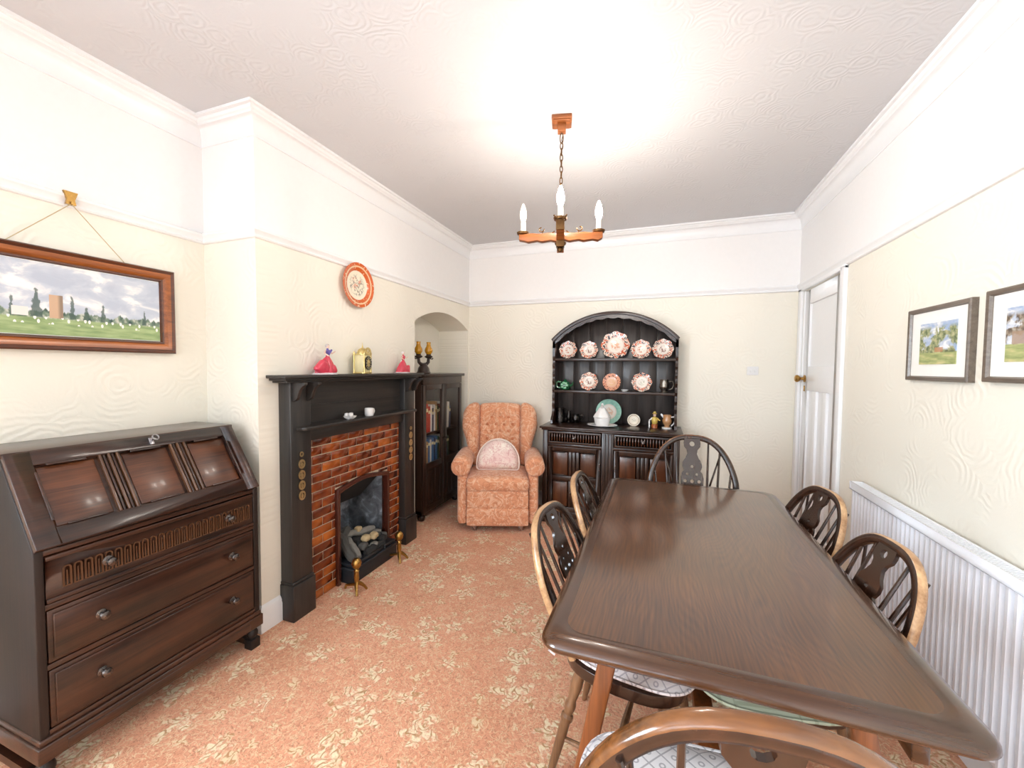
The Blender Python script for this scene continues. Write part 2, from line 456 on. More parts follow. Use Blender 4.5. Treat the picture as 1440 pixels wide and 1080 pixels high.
# ------------------------------------------------------------------ mesh helpers
class MB:
    def __init__(s): s.v = []; s.f = []; s.mi = []; s.sm = []
    def add(s, vs, fs, mi=0, mat=None, smooth=False):
        o = len(s.v)
        s.v += [tuple(mat @ Vector(p)) if mat is not None else tuple(p) for p in vs]
        for f in fs:
            s.f.append(tuple(i + o for i in f)); s.mi.append(mi); s.sm.append(smooth)
        return s
    def box(s, x0, x1, y0, y1, z0, z1, mi=0, mat=None):
        vs = [(x, y, z) for z in (z0, z1) for y in (y0, y1) for x in (x0, x1)]
        return s.add(vs, [(0, 2, 3, 1), (4, 5, 7, 6), (0, 1, 5, 4), (2, 6, 7, 3), (0, 4, 6, 2), (1, 3, 7, 5)], mi, mat)
    def lathe(s, prof, n=20, mat=None, mi=0, scallop=None, cap=True):
        vs = []; fs = []
        m = len(prof)
        for k in range(n):
            a = 2 * PI * k / n
            for (r, z) in prof:
                rr = r * (scallop(a, r) if scallop else 1)
                vs.append((rr * math.cos(a), rr * math.sin(a), z))
        for k in range(n):
            for i in range(m - 1):
                a0, b0 = k * m + i, ((k + 1) % n) * m + i
                fs.append((a0, b0, b0 + 1, a0 + 1))
        if cap:
            if prof[0][0] > 1e-5: fs.append(tuple(k * m for k in range(n))[::-1])
            if prof[-1][0] > 1e-5: fs.append(tuple(k * m + m - 1 for k in range(n)))
        return s.add(vs, fs, mi, mat, True)
    def tube(s, pts, rad, n=8, closed=False, mi=0, mat=None, cap=True):
        pts = [Vector(p) for p in pts]; N = len(pts)
        if not isinstance(rad, (list, tuple)): rad = [rad] * N
        vs = []; fs = []; ref = None
        for i, p in enumerate(pts):
            t = (pts[(i + 1) % N] - pts[i - 1]) if closed else (pts[min(i + 1, N - 1)] - pts[max(i - 1, 0)])
            t.normalize()
            if ref is None:
                ref = Vector((0, 0, 1)) if abs(t.z) < .9 else Vector((1, 0, 0))
            b = t.cross(ref)
            if b.length < 1e-4: b = t.cross(Vector((.3, 1, .2)))
            b.normalize(); nn = b.cross(t); ref = nn
            for k in range(n):
                a = 2 * PI * k / n
                vs.append(p + (b * math.cos(a) + nn * math.sin(a)) * rad[i])
        for i in range(N if closed else N - 1):
            j = (i + 1) % N
            for k in range(n):
                k2 = (k + 1) % n
                fs.append((i * n + k, i * n + k2, j * n + k2, j * n + k))
        if cap and not closed:
            fs.append(tuple(range(n))[::-1]); fs.append(tuple((N - 1) * n + k for k in range(n)))
        return s.add(vs, fs, mi, mat, True)
    def turned(s, a, b, prof, n=10, mi=0):
        """lathe along a->b; prof = [(t, r)]"""
        a = Vector(a); b = Vector(b); d = b - a
        q = d.to_track_quat('Z', 'Y').to_matrix().to_4x4(); q.translation = a
        return s.lathe([(r, t * d.length) for t, r in prof], n, q, mi)
    def prism(s, loops, d0, d1, plane='xz', mi=0, mat=None):
        """flat shape (outer loop, then holes) given in 2D, extruded from d0 to d1"""
        allp = [p for lp in loops for p in lp]
        tris = tessellate_polygon([[Vector((p[0], p[1], 0)) for p in lp] for lp in loops])
        def P(p, d):
            if plane == 'xz': return (p[0], d, p[1])
            if plane == 'xy': return (p[0], p[1], d)
            return (d, p[0], p[1])
        n = len(allp)
        vs = [P(p, d0) for p in allp] + [P(p, d1) for p in allp]
        fs = [tuple(t) for t in tris] + [tuple(i + n for i in t[::-1]) for t in tris]
        o = 0
        for lp in loops:
            m = len(lp)
            for i in range(m):
                j = (i + 1) % m
                fs.append((o + i, o + j, o + j + n, o + i + n))
            o += m
        return s.add(vs, fs, mi, mat)
    def soft(s, c, size, r, n=6, fn=None, mi=0, mat=None):
        h = Vector(size) / 2; r = min(r, min(h) * .999)
        vs = []; idx = {}; fs = []
        def vert(p):
            k = (round(p[0], 4), round(p[1], 4), round(p[2], 4))
            if k in idx: return idx[k]
            q = Vector((p[0] * h.x, p[1] * h.y, p[2] * h.z))
            inn = Vector([max(-(h[i] - r), min(h[i] - r, q[i])) for i in range(3)])
            d = q - inn
            if d.length > 1e-9: q = inn + d.normalized() * r
            q = fn(q) if fn else q
            idx[k] = len(vs); vs.append(Vector(q) + Vector(c)); return idx[k]
        # denser samples near the edges
        ts = [math.sin((i / n - .5) * PI) for i in range(n + 1)]
        for ax in range(3):
            for sg in (-1, 1):
                for i in range(n):
                    for j in range(n):
                        q = []
                        for (a, b) in ((i, j), (i + 1, j), (i + 1, j + 1), (i, j + 1)):
                            p = [0, 0, 0]; p[ax] = sg; p[(ax + 1) % 3] = ts[a]; p[(ax + 2) % 3] = ts[b]
                            q.append(vert(p))
                        fs.append(tuple(q if sg > 0 else q[::-1]))
        return s.add(vs, fs, mi, mat, True)
    def puff(s, outline, thick, rings=6, mi=0, mat=None):
        """cushion: closed 2D outline (xy), bulging to +-thick/2"""
        n = len(outline)
        cx = sum(p[0] for p in outline) / n; cy = sum(p[1] for p in outline) / n
        vs = []; fs = []
        for sg in (1, -1):
            for k in range(rings):
                t = 1 - k / rings
                z = sg * thick / 2 * (max(0, 1 - t ** 4)) ** .5
                vs += [(cx + (p[0] - cx) * t, cy + (p[1] - cy) * t, z) for p in outline]
            vs.append((cx, cy, sg * thick / 2))
        half = rings * n + 1
        for h_ in range(2):
            o = h_ * half
            for k in range(rings - 1):
                for i in range(n):
                    j = (i + 1) % n
                    f = (o + k * n + i, o + k * n + j, o + (k + 1) * n + j, o + (k + 1) * n + i)
                    fs.append(f if h_ == 0 else f[::-1])
            for i in range(n):
                f = (o + (rings - 1) * n + i, o + (rings - 1) * n + (i + 1) % n, o + rings * n)
                fs.append(f if h_ == 0 else f[::-1])
        return s.add(vs, fs, mi, mat, True)
    def mesh(s, name, mats, bevel=0, seg=2, sharp=35):
        me = bpy.data.meshes.new(name)
        me.from_pydata(s.v, [], s.f)
        for m in (mats if isinstance(mats, (list, tuple)) else [mats]): me.materials.append(M[m])
        me.polygons.foreach_set('material_index', s.mi)
        me.polygons.foreach_set('use_smooth', s.sm)
        bm = bmesh.new(); bm.from_mesh(me)
        bmesh.ops.remove_doubles(bm, verts=bm.verts, dist=1e-5)
        bmesh.ops.recalc_face_normals(bm, faces=bm.faces)
        if bevel:
            es = [e for e in bm.edges if len(e.link_faces) == 2 and e.calc_face_angle(0) > math.radians(30)]
            bmesh.ops.bevel(bm, geom=es, offset=bevel, segments=seg, profile=.5, affect='EDGES', clamp_overlap=True)
            for f in bm.faces: f.smooth = True
        bm.to_mesh(me); bm.free()
        me.set_sharp_from_angle(angle=math.radians(sharp if not bevel else 50))
        return me
    def build(s, name, mats, parent=None, bevel=0, seg=2, sharp=35, loc=None, rot=None):
        return link(name, s.mesh(name, mats, bevel, seg, sharp), parent, loc, rot)

def link(name, me, parent=None, loc=None, rot=None):
    o = bpy.data.objects.new(name, me); C.objects.link(o)
    if parent is not None: o.parent = parent
    if loc is not None: o.location = loc
    if rot is not None: o.rotation_euler = rot
    return o
def tag(o, label, cat, group=None):
    o['label'] = label; o['category'] = cat
    if group: o['group'] = group
    return o
def thing(name, label, cat, loc=(0, 0, 0), rz=0.0, group=None):
    o = bpy.data.objects.new(name, None); C.objects.link(o)
    o.empty_display_size = .05
    o.location = loc; o.rotation_euler = (0, 0, rz)
    return tag(o, label, cat, group)
def struct(o): o['kind'] = 'structure'; return o
def copy_tree(o, parent=None):
    c = o.copy(); C.objects.link(c)
    if parent is not None: c.parent = parent
    for ch in list(o.children): copy_tree(ch, c)
    return c
def rot_to(a, b):
    d = Vector(b) - Vector(a)
    return d
def lerp(a, b, t): return a + (b - a) * t
def arc(cx, cz, r, a0, a1, n): return [(cx + r * math.cos(lerp(a0, a1, i / n)), cz + r * math.sin(lerp(a0, a1, i / n))) for i in range(n + 1)]
def circ(cx, cz, r, n=12, rz=None): return [(cx + r * math.cos(2 * PI * i / n), cz + (rz or r) * math.sin(2 * PI * i / n)) for i in range(n)]

def sweep(path, prof, closed=False):
    """profile (inward offset, z) swept along an XY path, interior on the right of travel, mitred"""
    mb = MB(); n = len(path); m = len(prof); vs = []; fs = []
    for i, p in enumerate(path):
        p = Vector(p)
        def nrm(a, b):
            d = (Vector(b) - Vector(a)).normalized(); return Vector((d.y, -d.x))
        if closed or 0 < i < n - 1:
            n1 = nrm(path[i - 1], path[i]); n2 = nrm(path[i], path[(i + 1) % n])
            k = (n1 + n2) / (1 + n1.dot(n2))
        elif i == 0: k = nrm(path[0], path[1])
        else: k = nrm(path[-2], path[-1])
        for (o, z) in prof: vs.append((p.x + k.x * o, p.y + k.y * o, z))
    for i in range(n if closed else n - 1):
        j = (i + 1) % n
        for q in range(m - 1): fs.append((i * m + q, j * m + q, j * m + q + 1, i * m + q + 1))
    return mb.add(vs, fs)

# ------------------------------------------------------------------ room shell
ZP0, ZP1 = 2.05, 2.10
T = .15
# floor and ceiling
fl = MB().box(xA - T, xR + T, yR - T, yB + T, -.1, 0).build('floor', 'carpet'); struct(fl); tag(fl, 'salmon carpet with cream floral motifs', 'carpet')
ce = MB().box(xA - T, xR + T, yR - T, yB + T, ZC, ZC + .1).build('ceiling', 'ceiling_plaster'); struct(ce); tag(ce, 'white swirl-textured plaster ceiling', 'ceiling')

def wall(name, boxes, m, label):
    """boxes are split at the picture rail: wallpaper below, white paint above"""
    mb = MB()
    for (x0, x1, y0, y1, z0, z1) in boxes:
        if z0 < ZP0 < z1:
            mb.box(x0, x1, y0, y1, z0, ZP0 + .02, 0); mb.box(x0, x1, y0, y1, ZP0 + .02, z1, 1)
        else: mb.box(x0, x1, y0, y1, z0, z1, 0 if z1 <= ZP0 + .02 else 1)
    o = mb.build(name, [m, 'white_wall'])
    struct(o); tag(o, label, 'wall')
    return o
VY0, VY1 = -2.1, -.5
wall('wall_left', [(xA - T, xA, yR - T, VY0, 0, ZC), (xA - T, xA, VY1, yC, 0, ZC), (xA - T, xA, VY0, VY1, 0, .8), (xA - T, xA, VY0, VY1, 2.2, ZC)], 'wallpaper_x', 'cream textured alcove wall behind the bureau, white above the rail')
wall('wall_chimney_side', [(xA - T, xL, yC, yC + .12, 0, ZC)], 'wallpaper_y', 'narrow return wall of the chimney breast beside the bureau')
wall('wall_back', [(xL - .45, xR + T, yB, yB + T, 0, ZC)], 'wallpaper_y', 'cream end wall behind the dresser')
DY0, DY1, DZ = 3.125, 3.868, 2.03
wall('wall_right', [(xR, xR + T, yR - T, DY0, 0, ZC), (xR, xR + T, DY1, yB, 0, ZC), (xR, xR + T, DY0, DY1, DZ, ZC)], 'wallpaper_x', 'cream textured wall with door, pictures and radiator')
WX0, WX1, WZ0, WZ1 = -1.8, .6, .8, 2.2
wall('wall_rear', [(xA - T, WX0, yR - T, yR, 0, ZC), (WX1, xR + T, yR - T, yR, 0, ZC), (WX0, WX1, yR - T, yR, 0, WZ0), (WX0, WX1, yR - T, yR, WZ1, ZC)], 'wallpaper_y', 'window wall at the near end of the room')
wf = MB()
for x in (WX0 + .03, -1.0, -.2, WX1 - .03): wf.box(x - .03, x + .03, yR - .1, yR - .04, WZ0, WZ1)
for z in (WZ0 + .03, 1.75, WZ1 - .03): wf.box(WX0, WX1, yR - .1, yR - .04, z - .03, z + .03)
o = wf.build('window_1', 'white_paint'); struct(o); tag(o, 'white casement window frame at the near end', 'window')

wf = MB()
for y in (VY0 + .03, (VY0 + VY1) / 2, VY1 - .03): wf.box(xA - .1, xA - .04, y - .03, y + .03, .8, 2.2)
for z in (.83, 1.75, 2.17): wf.box(xA - .1, xA - .04, VY0, VY1, z - .03, z + .03)
o = wf.build('window_2', 'white_paint'); struct(o); tag(o, 'white casement window frame in the left wall behind the camera', 'window')

# chimney breast wall with arched niche and hearth opening
NY0, NY1, NX, NZS, NZC = 2.947, 3.962, -2.29, 1.79, 1.915
OY0, OY1, OZ = 2.02, 2.52, .66
cb = MB()
XI = xL - .03
def fr(y0, y1, z0, z1, mi=0): cb.box(XI, xL, y0, y1, z0, z1, mi)
fr(yC + .12, OY0, 0, ZP0 + .02); fr(OY1, NY0, 0, ZP0 + .02)
fr(OY0, OY1, OZ, ZP0 + .02); fr(NY1, yB, 0, ZP0 + .02)
fr(yC + .12, yB, ZP0 + .02, ZC, 1)
half = (NY1 - NY0) / 2; sag = NZC - NZS; rad = (half * half + sag * sag) / (2 * sag); ycn = (NY0 + NY1) / 2
N = 20
def az(y): return NZC - rad + math.sqrt(max(0, rad * rad - (y - ycn) ** 2))
ap = [(lerp(NY0, NY1, i / N), az(lerp(NY0, NY1, i / N))) for i in range(N + 1)]
cb.prism([ap + [(NY1, ZP0 + .02), (NY0, ZP0 + .02)]], NX, xL, 'yz')
cb.box(NX, XI, NY0 - .02, NY0, 0, 2.0); cb.box(NX, XI, NY1, NY1 + .02, 0, 2.0)
cb.box(NX - .02, NX, NY0 - .02, NY1 + .02, 0, 2.0)
# shell behind
cb.box(NX - .2, NX - .02, yC + .12, yB, 0, ZC)
o = cb.build('wall_chimney_breast', ['wallpaper_x', 'white_wall']); struct(o); tag(o, 'chimney breast wall with arched niche', 'wall')

path = [(xA, yR), (xA, yC), (xL, yC), (xL, yB), (xR, yB), (xR, yR)]
corn = [(0, 2.552), (.006, 2.553), (.006, 2.557), (.004, 2.558)]
for i in range(9):
    a = i / 8 * PI / 2
    corn.append((.004 + .034 * (1 - math.cos(a)), 2.56 + .08 * math.sin(a)))
corn += [(.045, 2.641), (.05, 2.648), (.058, 2.652), (.064, 2.660), (.064, 2.664), (.078, 2.666), (.078, ZC)]
o = sweep(path, corn, True).build('trim_1', 'white_paint', sharp=25); struct(o); tag(o, 'white moulded ceiling cornice', 'cornice')
rail = [(0, ZP0 - .002), (.012, ZP0), (.016, ZP0 + .006), (.012, ZP0 + .012), (.014, ZP0 + .02), (.026, ZP0 + .035), (.028, ZP0 + .045), (.020, ZP1), (0, ZP1 + .002)]
o = sweep(path, rail, True).build('trim_2', 'white_paint', sharp=25); struct(o); tag(o, 'white picture rail moulding round the room', 'picture rail')
skirt = [(.018, 0), (.018, .10), (.014, .11), (.014, .118), (.010, .128), (.004, .137), (0, .14)]
for nm, p in (('baseboard_left', path[:2]), ('baseboard_chimney', [(xA, yC), (xL, yC), (xL, 1.64)]), ('baseboard_back', [(xL + .02, yB), (xR, yB)]),
              ('baseboard_right', [(xR, DY0 - .06), (xR, yR)]), ('baseboard_rear', [(xR, yR), (xA, yR)])):
    o = sweep(p, skirt).build(nm, 'white_paint', sharp=25); struct(o); tag(o, 'white skirting board ' + nm.split('_')[1], 'skirting')

# ------------------------------------------------------------------ door (right wall)
door = thing('door_1', 'white four-panel door with brass knob in the right wall', 'door', (xR, (DY0 + DY1) / 2, 0), -PI / 2); struct(door)
hw = (DY1 - DY0) / 2   # local x: +hw = near edge, -hw = far edge
af = MB()
for sx in (-1, 1): af.box(min(sx * hw, sx * (hw + .065)), max(sx * hw, sx * (hw + .065)), -.022, .0, 0, DZ + .02)
af.box(-hw - .065, hw + .065, -.022, 0, DZ, DZ + .025)
for sx in (-1, 1): af.box(min(sx * hw, sx * (hw - .012)), max(sx * hw, sx * (hw - .012)), 0, .1, 0, DZ)
af.build('architrave', 'white_paint', door, bevel=.004)
dw = hw - .014
st = .105
lf = MB()
lf.box(-dw, -dw + st, .008, .045, .005, DZ - .006); lf.box(dw - st, dw, .008, .045, .005, DZ - .006)
for (a, b) in ((1.915, DZ - .006), (1.245, 1.43), (.005, .22)): lf.box(-dw + st, dw - st, .008, .045, a, b)
pw = (2 * dw - 2 * st - 2 * .075) / 3
mx0 = [-dw + st + pw, -dw + st + 2 * pw + .075]
for x in mx0: lf.box(x, x + .075, .008, .045, .22, 1.245)
lf.build('door_leaf', 'white_paint', door, bevel=.003)
MB().box(-dw + st - .01, dw - st + .01, .024, .036, 1.42, 1.925).build('panel', 'white_paint', door)
for i in range(3):
    x = -dw + st + i * (pw + .075)
    MB().box(x - .005, x + pw + .005, .024, .036, .21, 1.25).build('panel', 'white_paint', door)
kz = 1.335
kb = MB().lathe([(.028, 0), (.028, .006), (.012, .010), (.010, .03), (.022, .038), (.029, .050), (.029, .058), (.020, .068), (0, .071)], 16, Matrix.Translation((-dw + .05, .008, kz)) @ Matrix.Rotation(PI / 2, 4, 'X'))
kb.build('knob', 'brass', door)['label'] = 'round brass door knob'
MB().box(-dw + .043, -dw + .057, .002, .009, kz - .10, kz - .055).build('keyhole_cover', 'brass', door, bevel=.002)
for z in (1.86, .25): 
    hg = MB()
    for i in range(3): hg.lathe([(.008, 0), (.008, .028)], 8, Matrix.Translation((dw + .006, .0, z + i * .03)))
    hg.build('hinge', 'steel', door)
# light switch
sw = thing('light_switch', 'white two-gang light switch on the end wall beside the door', 'switch', (.757, yB, 1.392))
MB().soft((0, -.006, 0), (.088, .012, .074), .004, 3).build('plate', 'white_china', sw)
for x in (-.016, .016): MB().box(x - .006, x + .006, -.018, -.011, -.011, .011).build('rocker', 'white_china', sw, bevel=.002)

# ------------------------------------------------------------------ radiator (right wall)
RY0, RY1, RZ0, RZ1 = .95, 2.70, .16, .80
rad_o = thing('radiator', 'long white panel radiator with vertical flutes under the pictures', 'radiator', (xR, (RY0 + RY1) / 2, 0), -PI / 2)
rh = (RY1 - RY0) / 2
MB().box(-rh, rh, -.062, -.03, RZ0, RZ1 - .035).build('panel_body', 'rad_paint', rad_o, bevel=.004)
nr = 52; pit = 2 * rh / nr
rib = MB().prism([[(-pit * .30, 0), (-pit * .17, -.012), (pit * .17, -.012), (pit * .30, 0)]], RZ0 + .02, RZ1 - .045, 'xy').mesh('rib', 'rad_paint')
for i in range(nr): link('rib', rib, rad_o, (-rh + (i + .5) * pit, -.062, 0))
tg = MB(); tg.box(-rh - .004, rh + .004, -.082, -.074, RZ1 - .04, RZ1); tg.box(-rh - .004, rh + .004, -.03, -.022, RZ1 - .04, RZ1)
tg.box(-rh - .004, -rh + .012, -.082, -.022, RZ1 - .04, RZ1); tg.box(rh - .012, rh + .004, -.082, -.022, RZ1 - .04, RZ1)
tg.build('top_frame', 'rad_paint', rad_o, bevel=.002)
fin = MB().box(-.004, .004, -.075, -.029, RZ1 - .012, RZ1 - .002).mesh('grille_bar', 'rad_paint')
for i in range(104): link('grille_bar', fin, rad_o, (-rh + .012 + (i + .5) * (2 * rh - .024) / 104, 0, 0))
for x in (-rh + .2, rh - .2): MB().box(x - .02, x + .02, -.03, 0, RZ0 + .05, RZ1 - .1).build('wall_bracket', 'rad_paint', rad_o)

# ------------------------------------------------------------------ pictures
def mitre_frame(W, H, fwid, prof):
    """prof: list of (inset 0..1, -y depth) across the moulding"""
    mb = MB()
    vs = []; fs = []
    cor = [(-1, -1), (1, -1), (1, 1), (-1, 1)]
    m = len(prof)
    for (sx, sz) in cor:
        for (t, d) in prof:
            vs.append((sx * (W / 2 - fwid * t), -d, sz * (H / 2 - fwid * t)))
    for i in range(4):
        j = (i + 1) % 4
        for q in range(m - 1): fs.append((i * m + q, j * m + q, j * m + q + 1, i * m + q + 1))
    return mb.add(vs, fs)
def picture(name, label, loc, rz, W, H, fwid, fmat, art, artw, arth, mount=True, liner=None):
    p = thing(name, label, 'picture', loc, rz)
    if fmat == 'frame_wood':
        mitre_frame(W, H, .022, [(0, 0), (0, .03), (.25, .036), (.9, .03), (1, .024)]).build('outer_frame', 'frame_dark', p, sharp=20)
        mitre_frame(W - .03, H - .03, .032, [(0, .02), (.1, .033), (.5, .03), (1, .02)]).build('frame', 'frame_wood', p, sharp=20)
        mitre_frame(W - .09, H - .09, .014, [(0, .01), (.2, .025), (.6, .024), (1, .01)]).build('inner_frame', 'frame_dark', p, sharp=20)
    else:
        mitre_frame(W, H, fwid, [(0, 0), (0, .02), (.2, .024), (.75, .022), (1, .014), (1, .006)]).build('frame', fmat, p, sharp=20)
    MB().box(-W / 2 + .01, W / 2 - .01, -.012, -.002, -H / 2 + .01, H / 2 - .01).build('mount', 'mount_card', p)
    MB().box(-artw / 2, artw / 2, -.0145, -.011, -arth / 2, arth / 2).build('painting', art, p)
    return p
LPW, LPH = .75, .405
lp = picture('framed_painting', 'long brown-framed landscape painting of a village cricket match hung above the bureau', (xA, .979, 1.66), PI / 2, LPW, LPH, .06, 'frame_wood', 'cricket_painting', .63, .283)
hk = MB().prism([[(-.016, 0), (-.012, .02), (-.022, .052), (.022, .052), (.012, .02), (.016, 0)]], -.036, -.024)
hk.tube([(0, -.03, .0), (0, -.042, .002), (0, -.042, .012)], .003, 6)
hk.build('hook', 'brass', lp, loc=(0, 0, .395))
for x in (-.18, .18):
    MB().tube([(0, -.036, .398), (x, -.02, LPH / 2)], .0018, 5).build('cord', 'cord_string', lp)
picture('framed_print', 'small grey-framed landscape print of trees and red-roofed building, nearer the door', (xR, 2.152, 1.518), -PI / 2, .395, .31, .02, 'grey_frame', 'garden_painting', .232, .172)
picture('framed_print', 'small grey-framed landscape print of a brown building and lone tree, at the right edge', (xR, 1.685, 1.524), -PI / 2, .40, .312, .02, 'grey_frame', 'yard_painting', .235, .175)

# wall plate above the mantel
wp = thing('wall_plate', 'orange and cream floral decorative plate hung on the chimney breast', 'plate', (xL + .006, 2.235, 1.945))
wp.rotation_euler = (0, PI / 2, 0)
MB().lathe([(0, .006), (.09, .006), (.1, .010), (.118, .02), (.148, .028), (.148, .032), (.116, .026), (.098, .015), (.09, .012), (0, .012)], 40).build('dish', 'orange_plate', wp)
MB().tube([(-.14, 0, .02), (-.1, 0, .004), (.1, 0, .004), (.14, 0, .02)], .002, 5).build('plate_hanger', 'steel', wp)

# ------------------------------------------------------------------ fireplace (local x = world y - 2.226, -y = into the room)
FY = 2.226
fp = thing('fireplace', 'black painted oak fire surround with glazed brown brick slips', 'fireplace', (xL, FY, 0), PI / 2)
JW0, JW1 = -.589, -.452     # left jamb
for sg in (-1, 1):
    a, b = sorted((sg * .589, sg * .452))
    jb = MB().box(a, b, -.085, 0, .2, 1.312).build('jamb', 'black_oak', fp, bevel=.004)
    pl = MB(); pl.box(a - .008, b + .008, -.10, 0, 0, .2); pl.box(a - .004, b + .004, -.093, 0, .2, .215)
    pl.build('plinth', 'black_oak', fp, bevel=.004)
    for bx in (sg * .566, sg * .470):
        prof = [(0, 0), (-.088, 0), (-.088, -.012), (-.07, -.022), (-.052, -.04), (-.04, -.066), (-.034, -.085), (-.018, -.098), (0, -.104)]
        MB().prism([[(p[0] - .085 + .0, p[1] + 1.312) for p in prof]], bx - .011, bx + .011, 'yz').build('bracket', 'black_oak', fp, bevel=.002)
    # strap of horse brasses on the jamb
    hb = thing('horse_brass_strap', 'strap of brass horse medallions hung on the %s fireplace jamb' % ('left' if sg < 0 else 'right'), 'horse brasses', (xL + .0855, FY + sg * .525, 0), PI / 2, 'horse brasses on the fireplace')
    MB().box(-.009, .009, -.004, 0, .665, .93).build('strap', 'ebony_wood', hb)
    for i, z in enumerate((.915, .86, .80, .742, .685)):
        q = MB()
        rr = .012 if i == 0 else .022
        q.prism([circ(0, 0, rr, 14, rr * 1.2), circ(0, 0, rr * .62, 10, rr * .75)[::-1]], -.009, -.004)
        if i: q.prism([circ(0, -.002, rr * .42, 8)], -.009, -.004); q.box(-.003, .003, -.008, -.004, -rr, rr)
        q.build('brass_medallion', 'pale_brass', hb, loc=(0, 0, z))
# shelf with moulded edge
sh = MB(); sh.box(-.663, .656, -.135, 0, 1.335, 1.352); sh.box(-.645, .64, -.118, 0, 1.322, 1.335); sh.box(-.625, .62, -.104, 0, 1.310, 1.322)
sh.build('mantel_shelf', 'black_oak_h', fp, bevel=.003)
MB().box(-.452, .452, -.04, 0, 1.04, 1.312).build('overmantel_panel', 'black_oak_h', fp)
MB().box(-.44, .44, -.043, -.038, 1.172, 1.178).build('panel_groove', 'black_oak', fp)
ls = MB(); ls.prism([[(-.55, 0), (-.55, -.125), (-.535, -.142), (.535, -.142), (.55, -.125), (.55, 0)]], 1.048, 1.068, 'xy')
ls.build('lower_shelf', 'black_oak_h', fp, bevel=.005)
MB().box(-.452, .452, -.07, 0, .975, 1.05).build('frieze_rail', 'black_oak_h', fp, bevel=.003)
# brick slips
BX0, BX1, BZ1 = -.452, .452, .978
ox0, ox1 = OY0 - FY - .012, OY1 - FY + .012
def open_top(x):   # shallow tudor arch
    t = abs((x - (ox0 + ox1) / 2) / ((ox1 - ox0) / 2))
    return .648 - .035 * t ** 1.5 if t < 1 else 0
MB().box(BX0, ox0, -.028, -.0, 0, BZ1).build('mortar_bed', 'mortar', fp)
MB().box(ox1, BX1, -.028, -.0, 0, BZ1).build('mortar_bed', 'mortar', fp)
MB().prism([[(lerp(ox0, ox1, i / 12), open_top(lerp(ox0 + .001, ox1 - .001, i / 12))) for i in range(13)] + [(ox1, BZ1), (ox0, BZ1)]], -.028, 0).build('mortar_bed', 'mortar', fp)
rows = 18; rh_ = BZ1 / rows; bl = .150; J = .0055
bcache = {}
def brick_mesh(l, h):
    k = (round(l, 3), round(h, 3))
    if k not in bcache:
        bcache[k] = MB().box(-l / 2, l / 2, -.006, 0, 0, h).mesh('brick', 'glazed_brick', bevel=.002, seg=1)
    return bcache[k]
for r_ in range(rows):
    z0 = r_ * rh_ + J / 2; z1 = (r_ + 1) * rh_ - J / 2
    x = BX0 - (bl / 2 if r_ % 2 else 0) - .02
    while x < BX1:
        a, b = max(x + J / 2, BX0), min(x + bl - J / 2, BX1)
        x += bl
        if b - a < .012: continue
        zt = max(open_top(a), open_top(b), open_top((a + b) / 2))
        pieces = [(a, b, z0)]
        if z0 < .60:
            pieces = []
            if a < ox0: pieces.append((a, min(b, ox0 - .002), z0))
            if b > ox1: pieces.append((max(a, ox1 + .002), b, z0))
        elif z0 < .655 and b > ox0 and a < ox1:
            pieces = []
            if a < ox0 - .012: pieces.append((a, ox0 - .002, z0)); a = ox0 + .002
            if b > ox1 + .012: pieces.append((ox1 + .002, b, z0)); b = ox1 - .002
            zt = max(open_top(a), open_top(b), open_top((a + b) / 2))
            if zt < z1 - .006: pieces.append((a, b, max(z0, zt)))
        for (p, q, zz) in pieces:
            if q - p > .01: link('brick', brick_mesh(q - p, z1 - zz), fp, ((p + q) / 2, -.028, zz))
# opening trim
tp = []
tin = []
NN = 14
for i in range(NN + 1):
    xx = lerp(ox0, ox1, i / NN); tp.append((xx, .648 - .035 * abs(lerp(-1, 1, i / NN)) ** 1.5 + .006))
for i in range(NN + 1):
    xx = lerp(ox0 + .024, ox1 - .024, i / NN); tin.append((xx, .648 - .035 * abs(lerp(-1, 1, i / NN)) ** 1.5 - .02))
loop = [(ox0, 0)] + tp + [(ox1, 0), (ox1 - .024, 0)] + tin[::-1] + [(ox0 + .024, 0)]
MB().prism([loop], -.052, -.0).build('opening_trim', 'dark_trim', fp, bevel=.004)
# firebox lining
fbm = MB()
fo = [(ox0 + .02, 0), (ox1 - .02, 0), (ox1 - .02, .64), (ox0 + .02, .64)]
fi = [(ox0 + .07, 0), (ox1 - .07, 0), (ox1 - .07, .60), (ox0 + .07, .60)]
vs = [(p[0], -.01, p[1]) for p in fo] + [(p[0], .27, p[1]) for p in fi]
fbm.add(vs, [(0, 1, 5, 4), (1, 2, 6, 5), (2, 3, 7, 6), (3, 0, 4, 7), (4, 5, 6, 7)])
fbm.build('firebox_lining', 'firebox_lining', fp)
MB().add([(ox0 + .03, .0, .62), (ox1 - .03, .0, .62), (ox1 - .06, .17, .43), (ox0 + .06, .17, .43), (ox0 + .03, .012, .62), (ox1 - .03, .012, .62), (ox1 - .06, .18, .44), (ox0 + .06, .18, .44)],
         [(0, 1, 2, 3), (4, 7, 6, 5), (0, 4, 5, 1), (1, 5, 6, 2), (2, 6, 7, 3), (3, 7, 4, 0)]).build('fire_canopy', 'soot_dark', fp)

